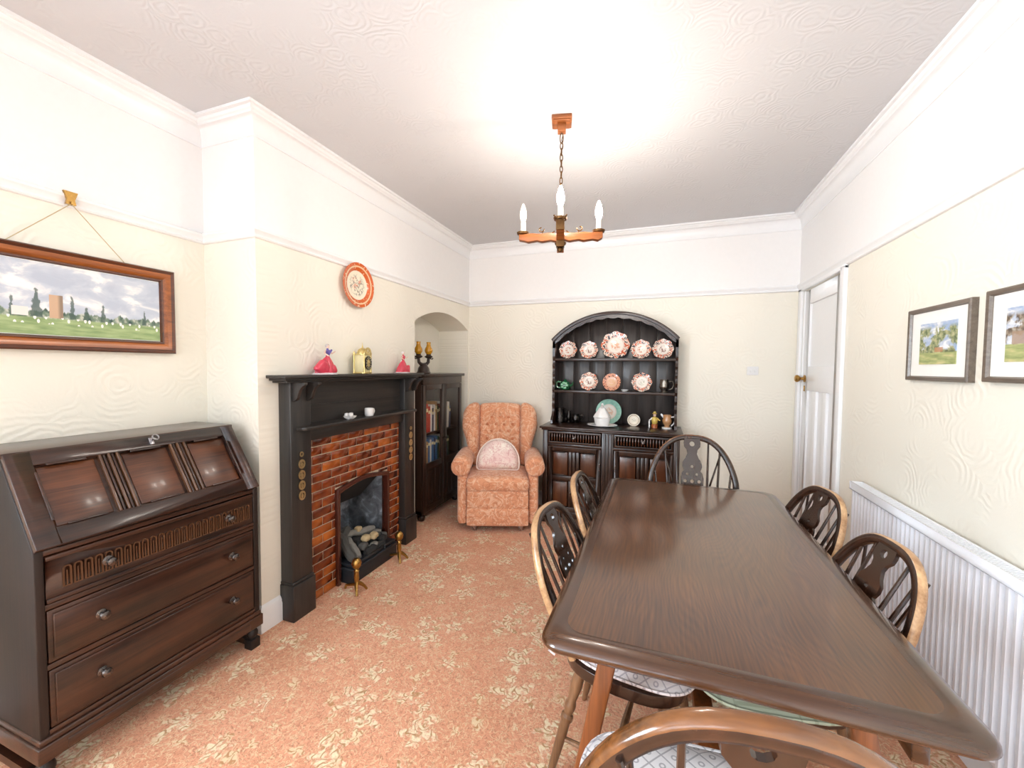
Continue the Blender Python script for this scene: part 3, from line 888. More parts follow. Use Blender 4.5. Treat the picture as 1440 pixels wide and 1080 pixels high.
# gas fire basket with ceramic logs and coals
gf = thing('gas_fire', 'black gas fire tray heaped with grey ceramic logs and coals in the hearth', 'gas fire', (xL, FY + .045, 0), PI / 2)
bs = MB(); bs.box(-.215, .245, -.125, .12, .0, .085); bs.box(-.222, .252, -.132, .12, .085, .10); bs.box(-.205, .235, -.118, .12, .10, .125)
bs.build('tray', 'black_iron', gf, bevel=.004)
def log(a, b, r, m, nm='log'):
    a, b = Vector(a), Vector(b); pts = []; rr = []
    for i in range(8):
        t = i / 7; p = a.lerp(b, t) + Vector((random.uniform(-1, 1), random.uniform(-1, 1), random.uniform(-1, 1))) * r * .18
        pts.append(p); rr.append(r * random.uniform(.85, 1.1) * (.8 if i in (0, 7) else 1))
    MB().tube(pts, rr, 9).build(nm, m, gf)
log((-.18, -.10, .145), (-.09, .10, .24), .032, 'log_grey')
log((-.12, -.085, .135), (-.05, .06, .20), .026, 'log_light')
log((-.04, .10, .22), (.18, .03, .205), .024, 'log_light')
log((.0, .06, .16), (.21, -.06, .16), .03, 'log_grey')
log((-.06, -.09, .14), (.12, -.10, .14), .026, 'soot_dark')
log((-.16, .08, .16), (.0, .11, .26), .028, 'log_grey')
for (x, y, z, r_, m) in ((.02, -.03, .20, .03, 'pebble'), (.085, -.045, .195, .032, 'pebble'), (.06, .07, .235, .026, 'pebble'), (-.03, -.05, .165, .034, 'log_grey'), (.14, -.075, .16, .03, 'soot_dark'), (.0, .02, .18, .04, 'soot_dark'), (.1, .02, .17, .04, 'log_grey'), (.17, .0, .17, .04, 'log_light'), (-.1, .02, .15, .05, 'soot_dark'), (.04, -.085, .15, .03, 'log_light')):
    MB().soft((x, y, z), (r_ * 2, r_ * 1.8, r_ * 1.5), r_ * .7, 4, fn=lambda q: q * random.uniform(.9, 1.1)).build('coal', m, gf)
MB().tube([(.10, -.13, .10), (.12, -.11, .15), (.16, -.05, .19), (.20, .0, .17)], .004, 6).build('cable', 'black_iron', gf)

# brass andirons
def andiron(y, label):
    a = thing('andiron', label, 'andiron', (-1.735, y, 0), PI / 2, 'brass andirons on the carpet')
    MB().lathe([(.010, .05), (.014, .055), (.012, .07), (.016, .09), (.013, .13), (.018, .136), (.012, .142), (.010, .15)], 12).build('post', 'brass', a)
    MB().lathe([(0.0, .145), (.014, .15), (.026, .165), (.030, .182), (.026, .2), (.014, .213), (0, .217)], 14).build('ball_finial', 'brass', a)
    for sx in (-1, 1):
        MB().tube([(0, 0, .062), (sx * .018, -.012, .05), (sx * .034, -.028, .03), (sx * .045, -.04, .006)], [.013, .012, .009, .007], 8).build('leg', 'brass', a)
    MB().tube([(0, 0, .05), (0, .04, .04), (0, .08, .03), (0, .09, .008)], [.010, .009, .008, .007], 8).build('rear_leg', 'brass', a)
andiron(2.0, 'brass ball-topped andiron at the left front of the gas fire')
andiron(2.44, 'brass ball-topped andiron at the right front of the gas fire')

# ------------------------------------------------------------------ ornaments on the mantel
MZ = 1.352
def figurine(label, y, s, flip, alt):
    f = thing('lady_figurine', label, 'figurine', (xL + .072, y, MZ), PI / 2, 'china ladies on the mantel')
    sk = MB(); n = 28; prof = [(0, .0), (.050, .0), (.056, .008), (.052, .03), (.042, .055), (.028, .085), (.014, .108), (.011, .118)]
    def scal(a, r): return 1 + .09 * math.sin(a * 7) * min(1, r / .04) + (.55 * max(0, math.cos(a - (PI if flip else PI * .92))) ** 2 if r > .02 else 0)
    sk.lathe([(r * s, z * s) for r, z in prof], n, scallop=lambda a, r: scal(a, r / s), mat=Matrix.Diagonal((1.0, .62, 1, 1)))
    sk.build('skirt', 'dress_red', f)
    for j, (ax, rz_, sc_) in enumerate(((-.052, .5, 1.0), (-.03, .25, .8), (.03, -.3, .7)) if alt else ((-.03, .3, .7), (.028, -.3, .6))):
        MB().soft((0, 0, 0), (.062 * sc_ * s, .044 * s, .088 * sc_ * s), .02 * s, 7, fn=lambda q: Vector((q.x * (1.25 - q.z / (.1 * s)), q.y, q.z)), mat=Matrix.Translation((ax * s, -.008 * s, .046 * sc_ * s)) @ Matrix.Rotation(rz_, 4, 'Y')).build('skirt_fold', 'dress_red', f)
    MB().lathe([(r * s, z * s) for r, z in ((.047, -.001), (.06, .0), (.062, .006), (.05, .012))], 24, scallop=lambda a, r: scal(a, r / s), mat=Matrix.Diagonal((1.06, .66, 1, 1))).build('petticoat', 'dress_white', f)
    MB().lathe([(r * s, z * s) for r, z in ((.010, .112), (.013, .122), (.017, .138), (.015, .148), (.006, .153), (.0055, .160))], 12).build('bodice', 'shawl_blue' if alt else 'dress_red', f)
    hd = MB().soft((0, -.001 * s, .170 * s), (.019 * s, .021 * s, .025 * s), .010 * s, 5).build('head', 'skin', f)
    MB().soft((0, .002 * s, .175 * s), (.025 * s, .024 * s, .022 * s), .011 * s, 5).build('bonnet', 'hair_grey' if alt else 'dress_white', f)
    for sg in (-1, 1):
        e = (sg * .030 * s, -.006 * s, .128 * s); h = (sg * (.040 if sg > 0 else .012) * s, -.022 * s, (.142 if sg > 0 else .112) * s)
        MB().tube([(sg * .013 * s, 0, .146 * s), e, h], [.0055 * s, .005 * s, .0035 * s], 7).build('arm', 'skin', f)
    if not alt: MB().soft((.052 * s, -.015 * s, .035 * s), (.03 * s, .03 * s, .07 * s), .014 * s, 5).build('basket', 'dress_red', f)
    else: MB().tube([(-.02 * s, -.012 * s, .145 * s), (-.005 * s, -.018 * s, .125 * s), (.018 * s, -.014 * s, .15 * s)], .006 * s, 7).build('shawl', 'shawl_blue', f)
figurine('china lady figurine in a sweeping red dress, left end of the mantel', 1.915, .98, False, True)
figurine('smaller china lady figurine in a red dress, right end of the mantel', 2.68, .90, True, False)

ck = thing('mantel_clock', 'small brass lantern clock with a black chapter ring on the mantel', 'clock', (xL + .068, 2.225, MZ), PI / 2 + .25)
cbm = MB(); cbm.box(-.048, .048, -.034, .034, .012, .125); cbm.build('case', 'clock_cream', ck, bevel=.003)
MB().box(-.055, .055, -.04, .04, .0, .012).build('base', 'clock_brass', ck, bevel=.003)
MB().box(-.055, .055, -.04, .04, .125, .133).build('cornice', 'clock_brass', ck, bevel=.002)
for sx in (-1, 1):
    for sy in (-1, 1): MB().lathe([(.004, .0), (.007, .004), (.005, .02), (.004, .06), (.005, .12), (.007, .135), (.004, .145), (0, .152)], 8, Matrix.Translation((sx * .05, sy * .035, 0))).build('pillar', 'clock_brass', ck)
MB().prism([circ(0, .072, .046, 28), circ(0, .072, .026, 20)[::-1]], -.044, -.036).build('chapter_ring', 'clock_black', ck)
MB().prism([circ(0, .072, .026, 20)], -.042, -.036).build('dial_centre', 'clock_brass', ck)
for i in range(12):
    a = i * PI / 6
    MB().box(-.0012, .0012, -.0455, -.0438, .030, .042, mat=Matrix.Translation((0, 0, .072)) @ Matrix.Rotation(a, 4, 'Y')).build('numeral', 'clock_cream', ck)
MB().box(-.0015, .0015, -.048, -.046, 0, .024, mat=Matrix.Translation((0, 0, .072)) @ Matrix.Rotation(2.2, 4, 'Y')).build('hour_hand', 'clock_black', ck)
fr_ = [(-.05, .133)] + [(.05 * math.cos(a), .133 + .044 * math.sin(a)) for a in [PI - i * PI / 14 for i in range(15)]]
MB().prism([fr_, circ(0, .155, .009, 10)[::-1], circ(-.024, .145, .007, 8)[::-1], circ(.024, .145, .007, 8)[::-1]], -.04, -.036).build('crest', 'clock_brass', ck)
MB().lathe([(.044, .133), (.042, .148), (.032, .163), (.016, .173), (0, .176)], 18, Matrix.Diagonal((1, .75, 1, 1))).build('bell', 'clock_brass', ck)
MB().lathe([(.004, .174), (.006, .18), (.003, .188), (.0018, .205), (0, .212)], 8).build('finial', 'clock_brass', ck)

# twin amber lamp on the bookcase
lm = thing('twin_oil_lamp', 'dark carved wooden twin lamp with two amber glass chimneys on the bookcase', 'lamp', (-2.03, 3.235, 1.339), PI / 2 - .3)
MB().lathe([(.062, 0), (.064, .01), (.056, .02), (.05, .05), (.034, .075), (.026, .09), (.0, .092)], 10).build('base', 'ebony_wood', lm)
for sx in (-1, 1):
    MB().tube([(0, 0, .08), (sx * .03, 0, .085), (sx * .055, 0, .105), (sx * .06, 0, .145)], [.018, .017, .015, .013], 8).build('arm', 'ebony_wood', lm)
    MB().lathe([(.012, .138), (.035, .150), (.038, .158), (.03, .164), (.022, .170), (.024, .178)], 12, Matrix.Translation((sx * .06, 0, 0))).build('cup', 'ebony_wood', lm)
    MB().tube([(sx * .06, 0, .14), (sx * .10, -.006, .135), (sx * .108, -.006, .145)], .005, 6).build('key', 'ebony_wood', lm)
    MB().lathe([(.018, .176), (.033, .195), (.037, .212), (.033, .23), (.022, .25), (.017, .27), (.020, .290), (.018, .290), (.015, .27), (.020, .25), (.030, .23), (.034, .212), (.03, .195), (.015, .178)], 18, Matrix.Translation((sx * .06, 0, 0)), cap=False).build('glass_chimney', 'amber_glass', lm)
# white ornaments on lower fireplace shelf
og = thing('china_dish', 'small white china flower-shaped dish on the lower fireplace shelf', 'ornament', (xL + .095, 2.07, 1.068), PI / 2)
MB().lathe([(0, 0), (.022, 0), (.03, .008), (.038, .02), (.034, .02), (.026, .01), (0, .006)], 24, scallop=lambda a, r: 1 + .18 * math.sin(5 * a) * (r > .025)).build('bowl', 'white_china', og)
for a in (.4, 2.2, 4.4): MB().soft((.02 * math.cos(a), .016 * math.sin(a), .026), (.03, .02, .026), .009, 4).build('petal', 'white_china', og)
og = thing('china_mug', 'small white china mug on the lower fireplace shelf', 'ornament', (xL + .095, 2.255, 1.068), PI / 2)
MB().lathe([(0, 0), (.026, 0), (.03, .006), (.03, .05), (.027, .052), (.025, .048), (.025, .01), (0, .008)], 20).build('cup', 'white_china', og)
MB().tube([(.028, 0, .043), (.046, 0, .043), (.052, 0, .028), (.045, 0, .013), (.028, 0, .012)], .005, 7).build('handle', 'white_china', og)

# ------------------------------------------------------------------ bureau (left alcove)
BW = .383
bu = thing('bureau', 'dark oak writing bureau with sloping fall front and three drawers in the alcove', 'bureau', (-2.298, 1.056, 0), PI / 2)
BF, BT = -.45, -.262
TZ, HZ = 1.09, .80
sd = [(0, .155), (BF, .155), (BF, HZ), (BT, TZ), (0, TZ)]
for sg in (-1, 1):
    a, b = sorted((sg * BW, sg * (BW - .024)))
    MB().prism([sd], a, b, 'yz').build('side_panel', 'shaded_oak_v', bu, bevel=.003)
MB().box(-BW - .006, BW + .006, BT - .012, 0, TZ - .002, TZ + .014).build('top', 'dark_oak', bu, bevel=.004)
MB().box(-BW + .02, BW - .02, -.02, 0, .15, TZ).build('back_panel', 'shaded_oak_v', bu)
rl = MB()
for (z0, z1) in ((.782, .80), (.602, .62), (.402, .42), (.185, .203)): rl.box(-BW + .02, BW - .02, BF + .002, -.02, z0, z1)
rl.build('drawer_rails', 'dark_oak', bu, bevel=.002)
pln = MB(); pln.box(-BW - .01, BW + .01, BF - .012, 0, .11, .165); pln.box(-BW - .004, BW + .004, BF - .006, 0, .165, .185)
pln.build('plinth_moulding', 'dark_oak', bu, bevel=.004)
MB().box(-BW + .06, BW - .06, BF - .016, BF, .118, .150).build('apron_strip', 'dark_oak', bu, bevel=.003)
# fall front
fallL = math.hypot(BT - BF, TZ - HZ); th = -math.atan2(BT - BF, TZ - HZ)
fa = link('fall_front', None, bu) if False else MB()
FWd = BW - .002
fa.box(-FWd, -FWd + .06, -.022, 0, 0, fallL); fa.box(FWd - .06, FWd, -.022, 0, 0, fallL)
fa.box(-FWd + .06, FWd - .06, -.022, 0, 0, .06); fa.box(-FWd + .06, FWd - .06, -.022, 0, fallL - .052, fallL)
fa.box(-FWd + .05, FWd - .05, -.006, 0, .05, fallL - .05)
fall = fa.build('fall_front', 'dark_oak', bu, bevel=.003, loc=(0, BF + .002, HZ), rot=(th, 0, 0))
mw_ = .072
pw_ = (2 * FWd - .12 - 2 * mw_) / 3
for i in range(3):
    x = -FWd + .06 + i * (pw_ + mw_)
    q = MB().box(x + .006, x + pw_ - .006, -.010, -.004, .066, fallL - .058).build('panel', 'panel_oak', fall, bevel=.003)
    for (a, b, c_, d_) in ((x + .03, x + pw_ - .03, .060, .068), (x + .03, x + pw_ - .03, fallL - .06, fallL - .052)):
        MB().box(a, b, -.024, -.018, c_, d_).build('moulding_strip', 'dark_oak', fall, bevel=.002)
    if i < 2:
        for k in range(5):
            xx = x + pw_ + .004 + k * .0132
            MB().box(xx, xx + .009, -.024 if k % 2 == 0 else -.019, -.004, .058, fallL - .05).build('reeded_muntin', 'flute_highlight_wood' if k % 2 == 0 else 'dark_oak', fall, bevel=.003)
for x in (-FWd + .055, FWd - .063): MB().box(x, x + .008, -.026, -.018, .085, fallL - .08).build('moulding_strip', 'dark_oak', fall, bevel=.002)
kx = .03
ky = MB(); ky.tube([(kx, -.02, fallL - .025), (kx, -.045, fallL - .025)], .003, 6)
ky.tube([(kx + .011 * math.cos(a), -.056, fallL - .025 + .012 * math.sin(a)) for a in [i * PI / 6 for i in range(12)]], .0025, 6, closed=True)
ky.tube([(kx, -.045, fallL - .025), (kx, -.056, fallL - .036)], .003, 6)
ky.build('key', 'steel', fall)
MB().box(kx - .008, kx + .008, -.0235, -.021, fallL - .04, fallL - .01).build('lock_plate', 'steel', fall, bevel=.001)
# drawers
def knob(parent, x, y, z, mat='bronze_knob', s=1.0, wood_='dark_oak'):
    k = MB().lathe([(.016 * s, 0), (.017 * s, .004 * s), (.008 * s, .008 * s), (.007 * s, .014 * s), (.014 * s, .019 * s), (.0165 * s, .026 * s), (.014 * s, .032 * s), (.006 * s, .036 * s), (0, .037 * s)], 14,
                   Matrix.Translation((x, y, z)) @ Matrix.Rotation(PI / 2, 4, 'X'))
    return k.build('knob', mat, parent)
DX = BW - .027
d1 = MB(); d1.box(-DX, DX, BF + .004, -.05, .624, .778); d1.box(-DX, DX, BF - .004, BF + .004, .624, .638); d1.box(-DX, DX, BF - .004, BF + .004, .764, .778)
d1o = d1.build('drawer', 'dark_oak', bu, bevel=.002)
fln = 24
cap = [(-.0115, 0), (-.0115, .060)] + [(.0115 * math.cos(a), .060 + .0115 * math.sin(a)) for a in [PI - i * PI / 8 for i in range(9)]] + [(.0115, 0)]
inn = [(-.0065, .004), (-.0065, .060)] + [(.0065 * math.cos(a), .060 + .0065 * math.sin(a)) for a in [PI - i * PI / 8 for i in range(9)]] + [(.0065, .004)]
flm = MB().prism([cap, inn[::-1]], -.007, 0).mesh('carved_flute', 'flute_highlight_wood')
fbar = MB().box(-.0018, .0018, -.005, 0, .0, .052).mesh('flute_bead', 'flute_highlight_wood')
for i in range(fln):
    xx = lerp(-DX + .05, DX - .03, i / (fln - 1))
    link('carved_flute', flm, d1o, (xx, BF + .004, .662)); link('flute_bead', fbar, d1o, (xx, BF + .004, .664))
for x in (-.20, .235): knob(d1o, x, BF - .002, .70)
for (z0, z1) in ((.424, .598), (.207, .398)):
    dd = MB(); dd.box(-DX, DX, BF + .002, -.05, z0, z1); dd.box(-DX + .012, DX - .012, BF - .006, BF + .002, z0 + .012, z1 - .012)
    do = dd.build('drawer', 'dark_oak', bu, bevel=.003)
    for x in (-.225, .245): knob(do, x, BF - .006, (z0 + z1) / 2 + .008)
for sx in (-1, 1):
    for yy, nm in ((BF + .028, 'leg'), (-.035, 'rear_leg')):
        lg = MB(); x = sx * (BW - .02)
        lg.lathe([(.020, .112), (.020, .105), (.012, .1), (.02, .09), (.025, .075), (.024, .062), (.014, .05), (.02, .046)], 14, Matrix.Translation((x, yy, 0)))
        lg.box(x - .024, x + .024, yy - .024, yy + .024, 0, .048)
        lg.build(nm, 'shaded_oak_v', bu, bevel=.002)
    MB().box(sx * (BW - .02) - .012, sx * (BW - .02) + .012, BF + .05, -.06, .012, .04).build('stretcher', 'dark_oak', bu)

# ------------------------------------------------------------------ bookcase in the niche
BKY0, BKY1, BKF, BKB, BKZ = 3.105, 3.845, -1.95, -2.275, 1.325
bk = thing('bookcase', 'dark oak bookcase with two glazed doors in the arched niche', 'bookcase', (BKB, (BKY0 + BKY1) / 2, 0), PI / 2)
bw = (BKY1 - BKY0) / 2; bf = -(BKF - BKB)
for sg in (-1, 1):
    a, b = sorted((sg * bw, sg * (bw - .02))); MB().box(a, b, bf + .02, 0, .07, BKZ - .02).build('side_panel', 'bookcase_oak', bk, bevel=.002)
MB().box(-bw - .012, bw + .03, bf - .02, 0, BKZ - .014, BKZ + .012).build('top', 'bookcase_oak', bk, bevel=.004)
MB().box(-bw, bw, -.012, 0, .07, BKZ - .014).build('back_panel', 'bookcase_oak', bk)
MB().box(-bw, bw, bf + .02, 0, .06, .10).build('bottom', 'bookcase_oak', bk)
SHZ = (.505, .79)
for z in SHZ: MB().box(-bw + .02, bw - .02, bf + .04, -.012, z - .016, z).build('shelf', 'bookcase_oak', bk)
MB().box(-bw, bw, bf + .001, bf + .03, BKZ - .085, BKZ - .014).build('frieze', 'bookcase_oak', bk, bevel=.002)
for sg in (-1, 1):
    x0, x1 = sorted((sg * .003, sg * (bw - .002)))
    dr = MB(); s_ = .045; zt = BKZ - .088
    dr.box(x0, x0 + s_, bf, bf + .02, .085, zt); dr.box(x1 - s_, x1, bf, bf + .02, .085, zt)
    for (a, b) in ((zt - .045, zt), (.475, .525), (.085, .13)): dr.box(x0 + s_, x1 - s_, bf, bf + .02, a, b)
    do = dr.build('door', 'bookcase_oak', bk, bevel=.003)
    MB().box(x0 + s_ - .005, x1 - s_ + .005, bf + .009, bf + .012, .52, zt - .04).build('glass_pane', 'door_glass', do)
    MB().box(x0 + s_ - .005, x1 - s_ + .005, bf + .008, bf + .016, .125, .48).build('lower_panel', 'bookcase_oak', do)
    pwid = (x1 - x0 - 2 * s_)
    for k in range(2):
        xa = x0 + s_ + pwid * (.08 + .5 * k); xb = xa + pwid * .34
        MB().prism([[(xa, .15), (xb, .15), (xb, .455), (xa, .455)], [(xa + .012, .165), (xa + .012, .44), (xb - .012, .44), (xb - .012, .165)]], bf + .001, bf + .009).build('linenfold_moulding', 'bookcase_oak', do, bevel=.002)
    knob(do, sg * .024, bf, .72, 'dark_pewter', .6)
for sx in (-1, 1):
    for yy in (bf + .05, -.05): MB().lathe([(.018, .06), (.03, .05), (.036, .03), (.03, .008), (.018, 0)], 14, Matrix.Translation((sx * (bw - .045), yy, 0))).build('bun_foot', 'bookcase_oak', bk)
# books: each its own object
RED, WHT, GRN, BLU, NAV, TAN, MAR = L(176, 44, 36), L(226, 222, 214), L(52, 84, 60), L(70, 112, 156), L(40, 52, 84), L(176, 140, 96), L(110, 34, 34)
bcols = [('red', RED), ('white', WHT), ('green', GRN), ('blue', BLU), ('navy', NAV), ('tan', TAN), ('maroon', MAR)]
for nm, c_ in bcols: plain('book_' + nm, c_, .5)
ordn = ['first', 'second', 'third', 'fourth', 'fifth', 'sixth', 'seventh', 'eighth', 'ninth', 'tenth', 'eleventh', 'twelfth', 'thirteenth', 'fourteenth', 'fifteenth', 'sixteenth', 'seventeenth', 'eighteenth']
def book(x, th_, dp, ht, z, col, label, lean, group):
    b = thing('book', label, 'book', (BKF - .06, (BKY0 + BKY1) / 2 + x + th_ / 2, z), PI / 2, group)
    if lean: b.rotation_euler = (0, 0, PI / 2); 
    mt = Matrix.Translation((-th_ / 2, 0, 0)) @ Matrix.Rotation(lean, 4, 'Y') @ Matrix.Translation((th_ / 2, 0, 0)) if lean else None
    cv = MB(); cv.box(-th_ / 2, -th_ / 2 + .0025, 0, dp, 0, ht, mat=mt); cv.box(th_ / 2 - .0025, th_ / 2, 0, dp, 0, ht, mat=mt); cv.box(-th_ / 2, th_ / 2, -.002, .002, 0, ht, mat=mt)
    cv.build('cover', 'book_' + col, b)
    MB().box(-th_ / 2 + .0025, th_ / 2 - .0025, .002, dp - .004, .004, ht - .004, mat=mt).build('pages', 'page_paper', b)
    if th_ > .02: MB().box(-th_ / 2 + .003, th_ / 2 - .003, -.0032, -.0018, ht * .72, ht * .84, mat=mt).build('title_band', 'clock_cream', b)
def fill(z, spec, shelf):
    x = -bw + .032
    for i, (col, th_, ht, lean) in enumerate(spec):
        if lean: x += .006
        book(x, th_, .16, ht, z, col, '%s %s book, %s from the left on the %s bookcase shelf' % ('leaning' if lean else 'upright', col, ordn[i], shelf), lean, 'books in the glazed bookcase')
        x += th_ + .0025 + (ht * math.sin(lean) * .6 if lean else 0)
fill(.791, [('maroon', .03, .26, 0), ('red', .055, .27, 0), ('red', .05, .265, 0), ('red', .035, .24, 0), ('white', .03, .25, 0), ('navy', .025, .22, 0), ('white', .028, .25, 0), ('tan', .03, .28, 0), ('green', .03, .24, 0),
            ('maroon', .03, .25, 0), ('white', .03, .27, 0), ('white', .026, .27, .06), ('tan', .028, .26, .07), ('white', .03, .26, .08), ('navy', .028, .22, 0)], 'upper')
fill(.506, [('red', .04, .22, 0), ('red', .03, .21, 0), ('white', .03, .21, 0), ('tan', .03, .2, 0), ('blue', .03, .22, 0), ('white', .025, .21, 0), ('blue', .04, .22, 0), ('navy', .03, .21, 0), ('blue', .032, .23, 0),
            ('green', .03, .22, 0), ('tan', .035, .2, 0), ('white', .03, .23, 0), ('maroon', .03, .22, 0), ('maroon', .026, .22, 0), ('navy', .03, .2, 0), ('green', .03, .2, 0)], 'lower')

# ------------------------------------------------------------------ wing armchair (front = local -y)
ac = thing('wing_armchair', 'peach damask wing armchair with buttoned back by the bookcase', 'armchair', (-1.38, 3.49, 0), math.radians(20))
FB = 'chair_fabric'
# base / front skirt in two upholstered panels
MB().soft((0, -.30, .285), (.525, .14, .165), .02, 6).build('front_panel', FB, ac)
MB().soft((0, -.30, .135), (.53, .15, .155), .02, 6).build('front_panel', FB, ac)
MB().soft((0, .03, .22), (.55, .62, .30), .03, 5).build('seat_base', FB, ac)
MB().soft((0, -.13, .405), (.54, .52, .13), .05, 8, fn=lambda q: Vector((q.x, q.y, q.z + .012 * (1 - (q.x / .28) ** 2)))).build('seat_cushion', FB, ac)
for sg in (-1, 1):
    am = MB()
    am.soft((sg * .305, -.02, .30), (.09, .60, .50), .035, 6)
    am.build('arm_panel', FB, ac)
    rl_ = MB(); pts = []; rr = []
    for i in range(12):
        t = i / 11; y = lerp(-.33, .24, t)
        pts.append((sg * (.318), y, .555)); rr.append((.03, .066, .082, .086, .086, .086, .084, .082, .08, .078, .075, .05)[i])
    pts[0] = (sg * .318, -.345, .555); pts[1] = (sg * .318, -.343, .555); pts[2] = (sg * .318, -.33, .555)
    rl_.tube(pts, rr, 18)
    ao = rl_.build('arm_roll', FB, ac, sharp=60)
    MB().tube([(sg * .318 + .055 * math.cos(a) * (1 - k / 40), -.347, .555 + .055 * math.sin(a) * (1 - k / 40)) for k, a in enumerate([j * PI / 8 for j in range(30)])], .004, 5).build('scroll_piping', FB, ao)
# back with buttons
tilt = math.radians(-14)
bkm = Matrix.Translation((0, .20, .44)) @ Matrix.Rotation(tilt, 4, 'X')
btn = []
for r_, (n_, z_) in enumerate(((3, .47), (4, .40), (3, .33), (4, .26), (3, .19))):
    for k in range(n_): btn.append(((k - (n_ - 1) / 2) * .082, z_))
def dimple(q):
    if q.y < 0:
        d = 0
        for (bx_, bz_) in btn: d += .034 * math.exp(-((q.x - bx_) ** 2 + (q.z + .31 - bz_) ** 2) / .0006)
        q = Vector((q.x, q.y + d, q.z))
    top = max(0, (q.z - .18) / .13)
    return Vector((q.x * (1 + .0 * top), q.y - .02 * (1 - (q.x / .22) ** 2) * (q.y < 0), q.z - .012 * top * (q.x / .2) ** 2))
bo = MB().soft((0, 0, .31), (.42, .13, .62), 0.045, 34, fn=dimple, mat=bkm).build('backrest', FB, ac, sharp=80)
for (bx_, bz_) in btn:
    MB().soft((bx_, -.056, bz_), (.028, .018, .028), .009, 4, mat=bkm).build('button', 'button_fabric', bo)
for sg in (-1, 1):
    def wf_(q, sg=sg):
        t = max(0, min(1, (q.z + .31) / .62))           # 0 bottom .. 1 top
        outw = .062 * (math.exp(-((t - .66) / .27) ** 2) if t < .66 else .85 + .15 * math.exp(-((t - .66) / .2) ** 2))
        k = (q.x * sg + .055) / .11                      # 0 inner face .. 1 outer face
        x = q.x + sg * outw * k - sg * .012 * k * (1 - t)
        y = q.y * (1.0 + .35 * math.sin(t * PI)) if q.y < 0 else q.y
        kk = max(0, min(1, k)); z = q.z - .13 * (1 - math.sqrt(1 - .97 * kk * kk)) * max(0, (t - .45) / .55) ** 1.3
        return Vector((x, y, z))
    MB().soft((sg * .255, -.03, .31), (.11, .19, .62), .045, 14, fn=wf_, mat=bkm).build('wing', FB, ac, sharp=80)
for sx in (-1, 1):
    for y in (-.30, .24): MB().lathe([(.008, .06), (.008, .045), (.02, .04), (.022, .02), (.018, .001), (0, 0)], 10, Matrix.Translation((sx * .2, y, 0))).build('castor', 'steel', ac)
# half-round cushion
cu = thing('scatter_cushion', 'half-round pale pink floral cushion propped in the wing armchair', 'cushion', (-1.345, 3.375, .478), math.radians(18))
ol = [(-.185, .0)] + [(.19 * math.cos(a), .045 + .215 * math.sin(a)) for a in [PI - i * PI / 24 for i in range(25)]] + [(.185, .0)] + [(lerp(.17, -.17, i / 8), -.012) for i in range(9)]
cm_ = Matrix.Rotation(math.radians(72), 4, 'X') @ Matrix.Translation((0, .014, .02))
MB().puff(ol, .13, 7, mat=cm_).build('cover', 'pink_cushion', cu, sharp=80)
MB().tube([(p[0] * 1.01, p[1] * 1.01, 0) for p in ol], .007, 6, closed=True, mat=cm_).build('piping', 'cushion_piping', cu)

# ------------------------------------------------------------------ dresser (end wall)
dr = thing('welsh_dresser', 'dark oak dresser with arched plate rack against the end wall', 'dresser', (-.40, yB - .008, 0))
DF = -.44; DW = .575
DT = .878
for sg in (-1, 1):
    a, b = sorted((sg * DW, sg * (DW - .025))); MB().box(a, b, DF + .015, 0, 0, DT - .025).build('side_panel', 'dresser_oak_v', dr, bevel=.002)
MB().box(-DW, DW, -.02, 0, .08, DT - .02).build('back_panel', 'dresser_oak_v', dr)
tpm = MB(); tpm.box(-DW - .025, DW + .025, DF - .028, 0, DT - .018, DT); tpm.box(-DW - .01, DW + .01, DF - .012, 0, DT - .034, DT - .018)
tpm.build('top', 'dresser_oak', dr, bevel=.004)
fr2 = MB()
for (a, b) in ((-DW, -DW + .045), (-.05, .05), (DW - .045, DW)): fr2.box(a, b, DF, DF + .03, 0, DT - .034)
fr2.box(-DW, DW, DF + .002, DF + .03, .70, .725); fr2.box(-DW, DW, DF + .002, DF + .03, .06, .115)
fr2.build('front_frame', 'dresser_oak_v', dr, bevel=.003)
for k in range(3): MB().box(-.036 + k * .026, -.016 + k * .026, DF - .008, DF, .12, DT - .04).build('reeded_stile', 'dresser_oak_v', dr, bevel=.004)
MB().box(-DW + .02, DW - .02, DF + .03, -.02, .06, .09).build('bottom', 'dresser_oak', dr)
